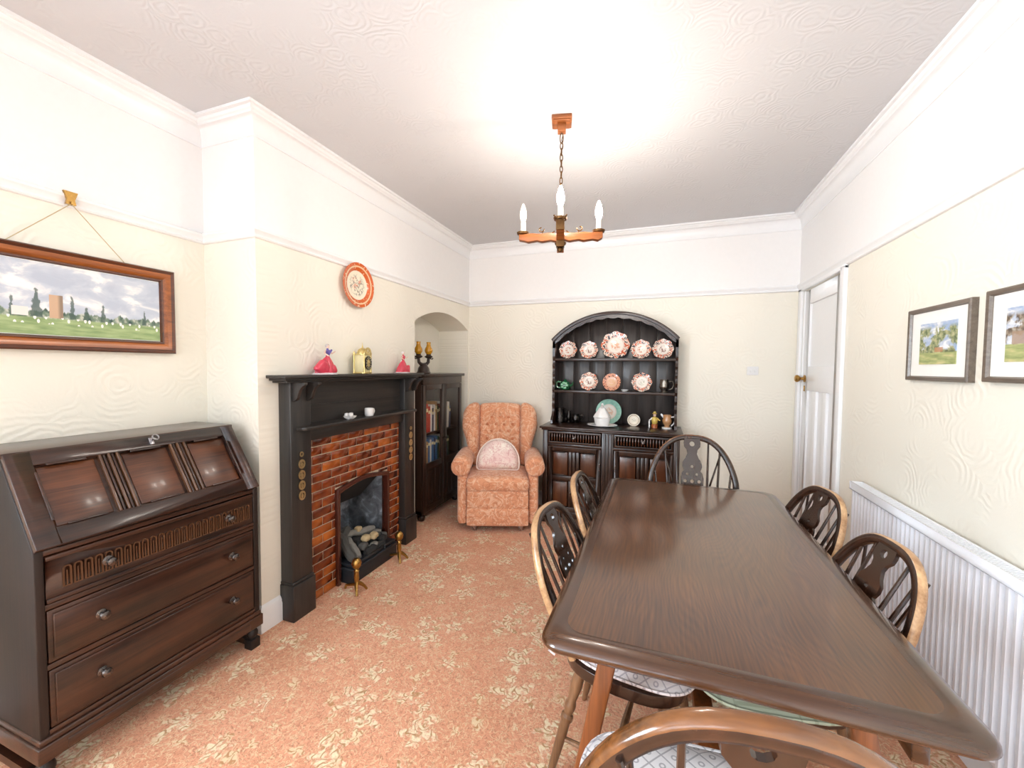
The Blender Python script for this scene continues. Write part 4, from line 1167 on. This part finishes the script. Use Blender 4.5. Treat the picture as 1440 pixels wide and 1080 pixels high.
for sg in (-1, 1):
    x0, x1 = sorted((sg * .055, sg * (DW - .05)))
    q = MB(); q.box(x0, x1, DF + .004, -.1, .728, .838); q.prism([[(x0, .728), (x1, .728), (x1, .838), (x0, .838)], [(x0 + .018, .746), (x0 + .018, .82), (x1 - .018, .82), (x1 - .018, .746)]], DF - .008, DF + .004)
    do = q.build('drawer', 'dresser_oak', dr, bevel=.002)
    nfl = 18; fm = MB().box(-.006, .006, -.006, 0, .75, .816).mesh('carved_flute', 'dresser_panel', bevel=.001, seg=1)
    for i in range(nfl): link('carved_flute', fm, do, (lerp(x0 + .035, x1 - .035, i / (nfl - 1)), DF + .004, 0))
    knob(do, (x0 + x1) / 2, DF - .004, .783, 'bronze_knob', .95)
    # door: frame with two tiers of fielded panels
    q = MB(); s_ = .04
    q.box(x0, x0 + s_, DF + .002, DF + .022, .118, .697); q.box(x1 - s_, x1, DF + .002, DF + .022, .118, .697)
    for (a, b) in ((.657, .697), (.392, .44), (.118, .16)): q.box(x0 + s_, x1 - s_, DF + .002, DF + .022, a, b)
    do = q.build('door', 'dresser_oak_v', dr, bevel=.003)
    for (a, b) in ((.16, .392), (.44, .657)):
        w_ = (x1 - x0 - 2 * s_); 
        for (pa, pb) in ((0, .37), (.63, 1)):
            MB().box(x0 + s_ + pa * w_ + .006, x0 + s_ + pb * w_ - .006, DF + .008, DF + .016, a + .006, b - .006).build('panel', 'dresser_panel', do, bevel=.004)
        for k in range(3): 
            xa = x0 + s_ + w_ * .375 + k * w_ * .085
            MB().box(xa, xa + w_ * .075, DF + .002 - .004 * (k == 1), DF + .016, a, b).build('reeded_muntin', 'dresser_oak_v', do, bevel=.003)
        for zz in (a + .004, b - .012):
            for (pa, pb) in ((.04, .30), (.70, .96)): MB().box(x0 + s_ + pa * w_, x0 + s_ + pb * w_, DF - .004, DF + .006, zz, zz + .008).build('moulding_strip', 'dresser_oak', do, bevel=.002)
    hx = x0 + .012 if sg > 0 else x1 - .012
    for z in (.26, .545):
        MB().lathe([(.004, 0), (.006, .006), (.004, .012), (.006, .03), (.004, .048), (.006, .054), (.003, .06)], 8, Matrix.Translation((hx + sg * -.0, DF - .002, z - .03))).build('hinge', 'steel', do)
    for y in (DF + .03, -.04): MB().box(sg * (DW - .03) - .03, sg * (DW - .03) + .03, y - .03 + .015, y + .03, 0, .06).build('foot', 'dresser_oak_v', dr)
# plate rack
RW = .557; RD = -.19; RZS, RZT = 1.66, 1.905
def scal_side(z0, z1, d, n=40):
    pts = []
    for i in range(n + 1):
        t = i / n; z = lerp(z0, z1, t)
        pts.append((d + .012 * abs(math.sin(t * PI * 7)) + (.05 * math.sin(min(1, (z1 - z) / .2) * PI) ** 2 * 0), z))
    return pts
for sg in (-1, 1):
    a, b = sorted((sg * RW, sg * (RW - .022)))
    MB().prism([[(0, DT), (-.25, DT), (-.245, DT + .03), (-.20, DT + .075)] + scal_side(DT + .09, 1.50, RD) + [(RD, 1.52), (RD, RZS + .02), (0, RZS + .02)]], a, b, 'yz').build('rack_side', 'dresser_oak_v', dr)
hw_ = RW; sg_ = RZT - RZS; Ra = (hw_ ** 2 + sg_ ** 2) / (2 * sg_)
def rz(x, off=0): return RZT - Ra + math.sqrt(max(0, (Ra) ** 2 - x * x)) - off
NP = 7; pwid = 2 * (RW - .02) / NP
for i in range(NP):
    x0 = -RW + .02 + i * pwid; x1 = x0 + pwid - .0025
    pts = [(x0, DT), (x1, DT)] + [(lerp(x1, x0, k / 6), rz(lerp(x1, x0, k / 6), .02)) for k in range(7)]
    MB().prism([pts], -.018, -.004).build('back_plank', 'dresser_back', dr, bevel=.001, seg=1)
MB().box(-RW + .02, RW - .02, -.004, 0, DT, RZS).build('rack_backing', 'dresser_oak_v', dr)
for z in (1.19, 1.492):
    q = MB(); q.box(-RW + .02, RW - .02, RD + .008, -.018, z - .018, z); q.box(-RW + .02, RW - .02, RD + .004, RD + .012, z - .022, z + .002)
    q.build('plate_shelf', 'dresser_oak', dr, bevel=.002)
# scalloped arch fascia and moulded arch cap
NA = 56
outer = [(lerp(-RW, RW, i / NA), rz(lerp(-RW, RW, i / NA))) for i in range(NA + 1)]
def inner_z(x):
    t = (x + RW - .022) / (2 * RW - .044)
    return rz(x * 1.0, .040 + .011 * abs(math.sin(t * PI * 11))) - .015 * (abs(x) / RW) ** 4
xi = RW - .022
inner = [(lerp(xi, -xi, i / (NA * 2)), inner_z(lerp(xi, -xi, i / (NA * 2)))) for i in range(NA * 2 + 1)]
MB().prism([[(-RW, RZS - .07)] + outer + [(RW, RZS - .07), (xi, RZS - .07)] + inner + [(-xi, RZS - .07)]], RD, RD + .02).build('arch_fascia', 'dresser_oak', dr)
capo = [(x * 1.015, z + .012) for x, z in outer]; capi = [(x * .985, z - .014) for x, z in outer]
MB().prism([capo + capi[::-1]], RD - .022, 0).build('arch_cap', 'dresser_oak', dr, bevel=.004)

# plates and ornaments on the dresser
def plate(label, x, z, R, mat, y=-.075, tilt_=12, scal=True, nm='china_plate'):
    p = thing(nm, label, 'plate', (x, yB - .008 + y, z), 0, 'plates displayed on the dresser')
    a = math.radians(90 - tilt_)
    p.rotation_euler = (a, 0, 0)
    sc = (lambda an, r: 1 + .045 * math.cos(an * 8) * (r > R * .7)) if scal else None
    prof = [(0, 0), (.58, 0), (.64, .03), (.82, .09), (1.0, .14), (1.0, .165), (.82, .115), (.62, .055), (.56, .03), (0, .03)]
    # the plate stands on its rim: local origin is its centre
    MB().lathe([(r * R, zz * R - .02) for r, zz in prof], 40, scallop=sc).build('dish', mat, p)
    MB().lathe([(r * R, zz * R - .022) for r, zz in ((.40, -.05), (.44, -.05), (.46, .0), (.38, .0))], 20).build('foot_ring', 'cream_china', p)
    return p
S1, S2, S0 = 1.492, 1.19, DT
c12 = math.cos(math.radians(12))
for i, (x, R, m, t) in enumerate(((-.834, .086, 'imari_a', 'scalloped red and navy china plate, far left of the top dresser shelf'), (-.632, .084, 'imari_c', 'scalloped red and navy china plate, left of the big plate on the top shelf'),
                                  (-.386, .128, 'imari_b', 'largest scalloped red and white china plate, centre of the top dresser shelf'), (-.158, .088, 'imari_a', 'scalloped red and navy china plate, right of the big plate on the top shelf'),
                                  (.031, .090, 'imari_c', 'scalloped red and navy china plate, far right of the top dresser shelf'))):
    p = plate(t, x, S1 + R * c12 + .004, R, m); p.rotation_euler[1] = 0; 
for (x, R, m, t, sc) in ((-.629, .086, 'imari_c', 'scalloped red and navy china plate beside the green teapot on the middle shelf', True), (-.415, .083, 'imari_peach', 'round peach and navy china plate, centre of the middle dresser shelf', False),
                         (-.145, .088, 'imari_d', 'scalloped cream and red china plate beside the pewter mug on the middle shelf', True)):
    plate(t, x, S2 + R * c12 + .004, R, m, scal=sc)
plate('large pale green rimmed plate propped behind the white tureen', -.437, S0 + .118 * c12 + .002, .118, 'green_rim', -.075, 12, False)
plate('small cream plate standing on the dresser top', -.206, S0 + .056 * c12 + .001, .056, 'small_cream', -.12, 14, False)
# green teapot
tpot = thing('green_teapot', 'green glazed leaf-moulded teapot on the middle dresser shelf', 'teapot', (-.862, yB - .105, S2))
MB().lathe([(0, 0), (.03, 0), (.048, .02), (.054, .045), (.046, .07), (.028, .084), (.02, .088), (.012, .096), (.008, .104), (0, .106)], 22, scallop=lambda a, r: 1 + .05 * math.sin(9 * a), mat=Matrix.Translation((.012, 0, 0))).build('body', 'green_glaze', tpot)
for a in (0, .9, 1.8, 2.8, 3.8, 5): MB().soft((.012 + .04 * math.cos(a) * .6, -.045, .045 + .024 * math.sin(a)), (.028, .012, .024), .006, 4).build('leaf', 'green_glaze_light', tpot)
MB().tube([(-.03, 0, .075), (-.06, 0, .08), (-.078, 0, .055), (-.066, 0, .025), (-.035, 0, .02)], .007, 8).build('handle', 'green_glaze_light', tpot)
MB().tube([(.05, 0, .035), (.078, -.004, .05), (.09, -.006, .08)], [.014, .01, .007], 8).build('spout', 'green_glaze', tpot)
# small white dish
sdish = thing('white_dish', 'small shallow white dish on the middle dresser shelf', 'dish', (-.29, yB - .125, S2))
MB().lathe([(0, 0), (.02, 0), (.036, .016), (.034, .018), (.02, .005), (0, .004)], 20).build('bowl', 'white_china', sdish)
MB().lathe([(.018, -.0), (.022, 0), (.022, .002), (.018, .003)], 16).build('foot', 'white_china', sdish)
# pewter mug
def tankard(nm, label, x, y, z, R, H, mat, shape='belly', hs=1):
    t = thing(nm, label, 'tankard', (x, y, z))
    if shape == 'belly': pr_ = [(0, 0), (.8, 0), (.82, .04), (.55, .12), (.6, .18), (.95, .35), (1, .5), (.85, .75), (.8, .96), (.84, 1), (.76, 1), (.74, .9), (.9, .5), (.5, .2), (0, .18)]
    else: pr_ = [(0, 0), (1.0, 0), (1.02, .06), (.94, .1), (.86, .9), (.9, .95), (.9, 1), (.8, 1), (.8, .9), (.86, .12), (0, .1)]
    MB().lathe([(r * R, q * H) for r, q in pr_], 22).build('body', mat, t)
    MB().tube([(hs * R * .8, 0, H * .85), (hs * R * 1.55, 0, H * .88), (hs * R * 1.8, 0, H * .62), (hs * R * 1.5, 0, H * .3), (hs * R * .9, 0, H * .22)], R * .13, 7).build('handle', mat, t)
    return t
tankard('pewter_mug', 'bellied pewter mug with handle at the right end of the middle shelf', .05, yB - .105, S2, .044, .116, 'pewter')
tankard('pewter_tankard', 'tall dark pewter tankard at the left end of the dresser top', -.893, yB - .12, S0, .044, .135, 'dark_pewter', 'straight', 1)
tankard('pewter_tankard', 'slim dark pewter measure between the tall tankard and the low pot', -.812, yB - .10, S0, .026, .11, 'dark_pewter', 'belly', -1)
tankard('pewter_tankard', 'low squat dark pewter pot nearest the white tureen', -.738, yB - .13, S0, .042, .085, 'dark_pewter', 'belly', 1)
# platter and hen-shaped tureen
pt = thing('oval_platter', 'white oval platter on the dresser top under the tureen', 'platter', (-.47, 3.70, S0))
MB().lathe([(0, 0), (.075, 0), (.095, .006), (.135, .016), (.135, .02), (.095, .011), (0, .006)], 36, mat=Matrix.Diagonal((1.0, .74, 1, 1))).build('dish', 'white_china', pt)
MB().lathe([(.06, -.0), (.07, 0), (.07, .004), (.06, .004)], 24, mat=Matrix.Diagonal((1.0, .74, 1, 1))).build('foot_ring', 'white_china', pt)
tu = thing('white_tureen', 'white china lidded tureen in a bird shape standing on the oval platter', 'tureen', (-.47, 3.70, S0 + .008))
MB().lathe([(0, 0), (.055, 0), (.06, .01), (.068, .04), (.074, .07), (.07, .074), (0, .07)], 26, mat=Matrix.Diagonal((1, .8, 1, 1))).build('bowl', 'white_china', tu)
MB().lathe([(.074, .074), (.076, .08), (.062, .105), (.045, .13), (.03, .155), (.015, .17), (0, .174)], 26, scallop=lambda a, r: 1 + .05 * math.sin(6 * a), mat=Matrix.Diagonal((1, .8, 1, 1))).build('lid', 'white_china', tu)
MB().tube([(.0, -.01, .16), (.004, -.025, .185), (.006, -.04, .195), (.008, -.055, .19)], [.014, .012, .012, .005], 8).build('bird_head', 'white_china', tu)
# toby figure
tb = thing('toby_figure', 'small yellow and brown china man figure beside the white-handled jug', 'figurine', (-.025, yB - .17, S0))
MB().lathe([(0, 0), (.026, 0), (.026, .03), (.022, .034), (0, .034)], 14).build('base', 'toby_brown', tb)
MB().lathe([(.02, .034), (.026, .05), (.027, .075), (.018, .095), (.008, .1)], 14).build('coat', 'toby_yellow', tb)
MB().soft((0, 0, .114), (.026, .026, .03), .013, 5).build('head', 'skin', tb)
MB().lathe([(.02, .124), (.022, .127), (.013, .131), (.011, .144), (0, .146)], 12).build('hat', 'toby_yellow', tb)
for sg in (-1, 1): MB().tube([(sg * .022, 0, .088), (sg * .036, -.006, .07), (sg * .042, -.018, .07)], .006, 7).build('arm', 'toby_yellow' if sg > 0 else 'white_china', tb)
MB().box(-.05, -.038, -.03, -.012, .0, .066).build('stick', 'white_china', tb, bevel=.003)
jg = thing('painted_jug', 'cream and copper china jug with angular white handle at the right of the dresser top', 'jug', (.078, yB - .18, S0))
MB().lathe([(0, 0), (.04, 0), (.04, .008), (.022, .016), (.022, .028), (.036, .05), (.040, .07), (.032, .092), (.036, .12), (.032, .12), (.028, .095), (.034, .07), (0, .03)], 22).build('body', 'jug_copper', jg)
MB().lathe([(.0405, -.0), (.042, 0), (.042, .01), (.03, .014)], 20).build('foot', 'white_china', jg)
MB().tube([(.03, 0, .102), (.07, 0, .104), (.074, 0, .098), (.058, 0, .05), (.036, 0, .022)], .006, 7).build('handle', 'white_china', jg)
MB().tube([(-.028, 0, .10), (-.045, 0, .118), (-.052, 0, .128)], [.01, .009, .006], 7).build('spout', 'white_china', jg)

# ------------------------------------------------------------------ chandelier
CX, CY = -.497, 2.10
ch = thing('chandelier', 'rustic wooden cross-beam chandelier with four candle bulbs hung on a chain', 'chandelier', (CX, CY, 0), math.radians(13))
rq = MB(); rq.box(-.05, .05, -.05, .05, ZC - .02, ZC); rq.box(-.042, .042, -.042, .042, ZC - .026, ZC - .02); rq.box(-.021, .021, -.021, .021, ZC - .066, ZC - .026)
rq.build('ceiling_rose', 'beam_wood', ch, bevel=.003)
MB().tube([(.008 * math.cos(a), 0, ZC - .095 + .026 * math.sin(a)) for a in [i * PI / 8 for i in range(16)]], .0028, 6, closed=True).build('ceiling_hook', 'antique_iron', ch)
lkm = MB().tube([(.007 * math.cos(a), 0, .018 * math.sin(a)) for a in [i * PI / 7 for i in range(14)]], .0024, 6, closed=True).mesh('chain_link', 'antique_iron')
zz = ZC - .135; k = 0
while zz > 2.19:
    link('chain_link', lkm, ch, (0, 0, zz), (0, 0, PI / 2 * (k % 2) + .3)); zz -= .029; k += 1
MB().tube([(.006, .004, ZC - .08)] + [(.007 * math.sin(i * 1.3), .007 * math.cos(i * 1.3), lerp(ZC - .1, 2.17, i / 16)) for i in range(17)], .0022, 5).build('flex', 'antique_iron', ch)
BZ0, BZ1_ = 2.062, 2.100
def beam(l0, l1, axis, nm='beam'):
    n = 18; top = []; bot = []
    for i in range(n + 1):
        t = lerp(l0, l1, i / n)
        bot.append((t, BZ0 + .004 * math.sin(i * 2.1) + (.008 if i in (0, n) else 0))); top.append((t, BZ1_ - .002 * math.sin(i * 1.7)))
    MB().prism([bot + top[::-1]], -.019, .019, 'xz' if axis == 'x' else 'yz').build(nm, 'beam_wood', ch, bevel=.003)
beam(-.215, .215, 'x'); beam(-.215, -.0195, 'y'); beam(.0195, .215, 'y')
hub = MB(); hub.box(-.021, .021, -.021, .021, 2.03, 2.17); hub.build('hub', 'antique_iron', ch, bevel=.003)
MB().lathe([(.0, 2.005), (.012, 2.008), (.017, 2.02), (.012, 2.032)], 10).build('hub_finial', 'antique_iron', ch)
MB().tube([(0, 0, 2.165), (0, 0, 2.2)], .004, 6).build('hub_rod', 'antique_iron', ch)
for i in range(4):
    a = i * PI / 2; dx, dy = math.cos(a), math.sin(a)
    # i: 0 right, 1 back, 2 left, 3 front
    px, py = dx * .195, dy * .195
    T_ = Matrix.Translation((px, py, 0))
    MB().lathe([(.012, 2.098), (.03, 2.102), (.033, 2.112), (.030, 2.112), (.012, 2.106)], 14, T_).build('drip_pan', 'antique_iron', ch)
    MB().lathe([(.0125, 2.104), (.0125, 2.166), (.009, 2.168)], 14, T_).build('candle_tube', 'candle_tube', ch)
    MB().lathe([(.008, 2.166), (.0115, 2.172), (.0165, 2.188), (.018, 2.203), (.016, 2.222), (.011, 2.242), (.005, 2.258), (0, 2.264)], 14, T_).build('candle_bulb', 'bulb_dim' if i == 2 else 'bulb_lit', ch)
    sc_ = []
    for j in range(22):
        t = j / 21; an = t * 2.6 * PI; rr_ = .024 * (1 - t * .75)
        sc_.append((dx * (.10 + rr_ * math.cos(an)), dy * (.10 + rr_ * math.cos(an)), 2.127 + rr_ * math.sin(an)))
    sc_ = [(dx * .03, dy * .03, 2.115), (dx * .045, dy * .045, 2.104), (dx * .065, dy * .065, 2.101), (dx * .095, dy * .095, 2.1015)] + sc_[8:]
    MB().tube(sc_, .0032, 6).build('iron_scroll', 'antique_iron', ch)
# iron straps at the front of the hub
MB().tube([(-.03, -.215, 2.118), (-.022, -.222, 2.108), (-.012, -.22, 2.098)], .004, 6).build('end_curl', 'antique_iron', ch)
MB().tube([(.03, -.215, 2.118), (.022, -.222, 2.108), (.012, -.22, 2.098)], .004, 6).build('end_curl', 'antique_iron', ch)
MB().box(-.02, .02, -.221, -.214, 2.05, 2.10).build('end_strap', 'antique_iron', ch, bevel=.002)

# ------------------------------------------------------------------ dining table
TX0, TX1, TY0, TY1, TTZ = -.268, .607, .938, 2.545, .74
tb_ = thing('dining_table', 'long dark oak refectory dining table with polished top', 'table', ((TX0 + TX1) / 2, (TY0 + TY1) / 2, 0))
hx, hy = (TX1 - TX0) / 2, (TY1 - TY0) / 2
def rrect(hx, hy, r, n=8):
    pts = []
    for (cx_, cy_, a0) in ((hx - r, hy - r, 0), (-hx + r, hy - r, PI / 2), (-hx + r, -hy + r, PI), (hx - r, -hy + r, 1.5 * PI)):
        for i in range(n + 1): pts.append((cx_ + r * math.cos(a0 + i / n * PI / 2), cy_ + r * math.sin(a0 + i / n * PI / 2)))
    return pts
base_l = rrect(hx, hy, .055)
top = MB()
def ring_z(inset, z): return [(p[0] * (1 - inset / hx), p[1] * (1 - inset / hy), z) for p in base_l]
prof = [(.012, .707), (.004, .710), (0, .716), (.001, .724), (.006, .732), (.016, .7375), (.030, .7415), (.046, .7415), (.056, .740)]
n = len(base_l); vs = []; fs = []
for (i_, z) in prof: vs += ring_z(i_, z)
for k in range(len(prof) - 1):
    for i in range(n):
        j = (i + 1) % n; fs.append((k * n + i, k * n + j, (k + 1) * n + j, (k + 1) * n + i))
top.add(vs, fs, 0, None, True)
top.build('edge_moulding', 'table_edge', tb_, sharp=60)
fld = MB(); vs = ring_z(.05, .7398) + ring_z(.050, .7075)
fld.add(vs, [tuple(range(n)), tuple(range(2 * n - 1, n - 1, -1))] + [(i, (i + 1) % n, n + (i + 1) % n, n + i) for i in range(n)])
fld.build('table_top', 'table_oak', tb_, sharp=20)
MB().add(ring_z(.02, .709) + ring_z(.02, .7065), [tuple(range(n)), tuple(range(2 * n - 1, n - 1, -1))] + [(i, (i + 1) % n, n + (i + 1) % n, n + i) for i in range(n)]).build('underside', 'table_edge', tb_, sharp=20)
for sy in (-1, 1):
    ye = sy * (hy - .19)
    MB().box(-hx + .10, hx - .10, ye - .03, ye + .03, .66, .70).build('bearer', 'table_edge', tb_, bevel=.004)
    for sx in (-1, 1):
        lg = MB(); t0 = (sx * .275, .65); t1 = (sx * .385, .06)
        w0 = .024
        lg.prism([[(t0[0] - w0, t0[1]), (t0[0] + w0, t0[1]), (t1[0] + w0, t1[1]), (t1[0] - w0, t1[1])]], ye - .026, ye + .026)
        lg.build('leg', 'trestle_wood', tb_, bevel=.005)
    MB().box(-.41, .41, ye - .04, ye + .04, 0, .06).build('foot_rail', 'trestle_wood', tb_, bevel=.006)
    MB().box(-.33, .33, ye - .02, ye + .02, .20, .26).build('cross_rail', 'trestle_wood', tb_, bevel=.004)
MB().box(-.03, .03, -hy + .17, hy - .17, .205, .255).build('stretcher', 'trestle_wood', tb_, bevel=.004)
MB().box(hx - .12, hx - .09, -hy + .06, hy - .06, .63, .70).build('side_runner', 'table_edge', tb_, bevel=.003)

# ------------------------------------------------------------------ windsor chairs (front = local -y)
def make_chair(w_, d_, ztop, ybase, ytop, a_, n_, worn_m):
    root = bpy.data.objects.new('windsor_chair', None); C.objects.link(root); root.empty_display_size = .05
    SZ = .44
    # seat: shield shape
    ol = []
    for i in range(36):
        a = 2 * PI * i / 36; cx_ = math.cos(a); sy_ = math.sin(a)
        x = w_ * math.copysign(abs(cx_) ** .62, cx_) * (1 - .10 * max(0, sy_)); y = d_ * math.copysign(abs(sy_) ** .62, sy_)
        ol.append((x, y))
    MB().prism([ol], SZ - .038, SZ, 'xy').build('seat', 'chair_wood', root, bevel=.010, seg=3)
    # bow
    N = 40; pts = []
    zb = SZ - .005
    for i in range(N + 1):
        t = PI * i / N
        cx_, s_ = math.cos(t), math.sin(t)
        s = abs(s_) ** (2 / n_); xx = -math.copysign(abs(cx_) ** (2 / n_), cx_)
        wf__ = .80 + .20 * min(1, s / .55) ** .8
        pts.append(Vector((a_ * xx * wf__, lerp(ybase, ytop, s), lerp(zb, ztop, s))))
    pn = Vector((0, ztop - zb, -(ytop - ybase))).normalized()   # normal of the tilted bow plane
    sec = []
    hw_o, hw_n, ch_ = .016, .0135, .006
    for (o_, q_) in ((hw_o - ch_, -hw_n), (hw_o, -hw_n + ch_), (hw_o, hw_n - ch_), (hw_o - ch_, hw_n), (-hw_o + ch_, hw_n), (-hw_o, hw_n - ch_), (-hw_o, -hw_n + ch_), (-hw_o + ch_, -hw_n)): sec.append((o_, q_))
    bow = MB(); vs = []; m = len(sec)
    for i, p in enumerate(pts):
        tg_ = (pts[min(i + 1, N)] - pts[max(i - 1, 0)]).normalized()
        out = tg_.cross(pn)
        if out.dot(p - Vector((0, lerp(ybase, ytop, .4), lerp(zb, ztop, .4)))) < 0: out = -out
        for (o_, q_) in sec: vs.append(p + out * (o_ - hw_o) + pn * q_)
    dark = []; worn = []
    for i in range(N):
        for k in range(m):
            k2 = (k + 1) % m; f = (i * m + k, i * m + k2, (i + 1) * m + k2, (i + 1) * m + k)
            (worn if k in (0, 1, 2) else dark).append(f)
    bow.add(vs, dark, 0, None, True); 
    o_ = len(bow.v); bow.add(vs, worn, 1, None, True)
    bow.add([vs[k] for k in range(m)], [tuple(range(m))], 0); bow.add([vs[N * m + k] for k in range(m)], [tuple(range(m))], 0)
    bow.build('bow', ['chair_wood', worn_m], root, sharp=50)
    def bow_at(x):   # height fraction of bow above given x (upper branch)
        best = None
        for i in range(N):
            p, q = pts[i], pts[i + 1]
            if (p.x - x) * (q.x - x) <= 0 and abs(q.x - p.x) > 1e-6:
                t = (x - p.x) / (q.x - p.x); z = lerp(p.z, q.z, t)
                if best is None or z > best[1]: best = (lerp(p.y, q.y, t), z)
        return best
    for fx in (-.70, -.50, -.30, .30, .50, .70):
        xt = a_ * fx * 1.12; xb_ = a_ * fx * .86
        yb_, zt_ = bow_at(xt)
        MB().turned((xb_, ybase - .012, SZ - .01), (xt, yb_, zt_ - .016), [(0, .006), (.35, .0075), (.7, .0062), (1, .005)], 8).build('spindle', 'chair_wood', root)
    # braces to a tail at the back
    for sg in (-1, 1):
        xt = sg * a_ * .60; yb_, zt_ = bow_at(xt)
        MB().turned((sg * .025, ybase + .075, SZ - .01), (xt, yb_ + .012, zt_ - .022), [(0, .006), (1, .005)], 8).build('brace', 'chair_wood', root)
    MB().soft((0, ybase + .065, SZ - .016), (.08, .09, .03), .012, 4).build('tail', 'chair_wood', root)
    # pierced splat
    Hs = math.hypot(ztop - SZ - .012, ytop - ybase) - .006
    prof_ = [(0, .046), (.08, .04), (.16, .034), (.22, .048), (.28, .05), (.31, .042), (.36, .054), (.42, .056), (.455, .046), (.50, .060), (.58, .062), (.63, .056), (.655, .046), (.70, .054), (.745, .052), (.79, .036), (.84, .026), (.88, .030), (.915, .044), (.955, .046), (1, .042)]
    kx_ = w_ / .21 * .92
    lp_ = [(x * kx_, t * Hs) for t, x in prof_] + [(-x * kx_, t * Hs) for t, x in prof_[::-1]]
    holes = [circ(0, .945 * Hs, .015 * kx_, 10), circ(0, .70 * Hs, .009 * kx_, 8), circ(.026 * kx_, .62 * Hs, .008 * kx_, 8), circ(-.026 * kx_, .62 * Hs, .008 * kx_, 8)]
    for sx_ in (-1, 1): holes += [circ(sx_ * .038 * kx_, .545 * Hs, .010 * kx_, 8), circ(sx_ * .026 * kx_, .46 * Hs, .010 * kx_, 8), circ(sx_ * .022, .26 * Hs, .008, 8)]
    holes += [circ(0, .545 * Hs, .011 * kx_, 8), circ(0, .38 * Hs, .011 * kx_, 8)]
    ang = -math.atan2(ytop - ybase, ztop - SZ)
    MB().prism([lp_] + [h[::-1] for h in holes], -.0055, .0055).build('splat', 'chair_wood', root, loc=(0, ybase - .012, SZ - .006), rot=(ang, 0, 0))
    # legs and stretchers
    LP_ = [(0, .009), (.12, .013), (.3, .0155), (.42, .017), (.5, .016), (.52, .021), (.55, .021), (.57, .014), (.62, .019), (.65, .019), (.68, .014), (.8, .021), (.93, .018), (1, .013)]
    feet = {}
    for sx in (-1, 1):
        for sy in (-1, 1):
            b = Vector((sx * w_ * (.90 if sy < 0 else .88), sy * d_ * (.92 if sy < 0 else 1.10), 0)); t = Vector((sx * w_ * .62, sy * d_ * .62, SZ - .03))
            feet[(sx, sy)] = (b, t)
            MB().turned(b, t, LP_, 12).build('leg', 'leg_wood', root)
    mids = []
    for sx in (-1, 1):
        a = feet[(sx, -1)][0].lerp(feet[(sx, -1)][1], .36); b = feet[(sx, 1)][0].lerp(feet[(sx, 1)][1], .36)
        MB().turned(a, b, [(0, .007), (.3, .010), (.5, .0135), (.7, .010), (1, .007)], 8).build('stretcher', 'leg_wood', root)
        mids.append(a.lerp(b, .5))
    MB().turned(mids[0], mids[1], [(0, .007), (.3, .011), (.5, .0135), (.7, .011), (1, .007)], 8).build('stretcher', 'leg_wood', root)
    return root
def seat_pad(label, mat, chair_loc, rz_, w_, d_):
    o = thing('seat_cushion', label, 'cushion', (chair_loc[0], chair_loc[1], .4412), rz_, 'seat cushions on the windsor chairs')
    ol = []
    for i in range(40):
        a = 2 * PI * i / 40; cx_, sy_ = math.cos(a), math.sin(a)
        ol.append((w_ * 1.05 * math.copysign(abs(cx_) ** .5, cx_) * (1 - .12 * max(0, sy_)), d_ * 1.0 * math.copysign(abs(sy_) ** .5, sy_) - .022))
    MB().puff(ol, .056, 6, mat=Matrix.Translation((0, 0, .028))).build('pad', mat, o, sharp=80)
    MB().tube([(p[0], p[1], .028) for p in ol], .0045, 6, closed=True).build('piping', mat, o)
    for sg in (-1, 1):
        x = sg * w_ * .66; y = d_ * .90
        MB().tube([(x, y, .02), (x + sg * .02, y + .045, .014), (x + sg * .035, y + .05, .0), (x + sg * .03, y + .03, -.012)], .004, 5).build('tie', mat, o)
CW, CD = .216, .205
std = make_chair(CW, CD, .875, .150, .335, .228, 2.8, 'worn_wood')
big = make_chair(.232, .225, 1.0, .165, .295, .278, 2.5, 'worn_dark')
chairs = [
    (std, (-.073, 1.455, 0), PI / 2 - .149, 'windsor chair with worn pale bow, near left side of the table', 'cushion_pink', 'pinkish diamond-patterned seat cushion on the near left chair', CW, CD),
    (None, (-.05, 2.016, 0), PI / 2 - .023, 'windsor chair with worn pale bow, far left side of the table', 'cushion_pink', 'seat cushion on the far left chair, under the table', CW, CD),
    (None, (.375, 1.53, 0), -PI / 2 + .128, 'windsor chair on the right side of the table, nearer the camera', 'cushion_green', 'sage green patterned seat cushion on the near right chair', CW * 1.1, CD * 1.12),
    (None, (.396, 2.09, 0), -PI / 2 + .218, 'windsor chair on the right side of the table, nearer the door', 'cushion_green', 'seat cushion on the far right chair, under the table', CW, CD),
    (big, (.101, .82, 0), PI + .098, 'large windsor chair with worn bow in the foreground, back to the camera', 'cushion_white', 'white diamond-patterned seat cushion on the foreground chair', .232, .225),
    (None, (.212, 2.42, 0), .04, 'large windsor chair at the far end of the table before the end wall', 'cushion_white', 'seat cushion on the far end chair, under the table', .232, .225),
]
for i, (src, loc, rz_, lab, cm, clab, w_, d_) in enumerate(chairs):
    o = src if src is not None else copy_tree(big if 'large' in lab else std)
    o.location = loc; o.rotation_euler = (0, 0, rz_)
    tag(o, lab, 'chair', 'windsor chairs round the table')
    seat_pad(clab, cm, (loc[0] - .03, loc[1] - .035) if 'sage' in clab else loc, rz_, w_, d_)
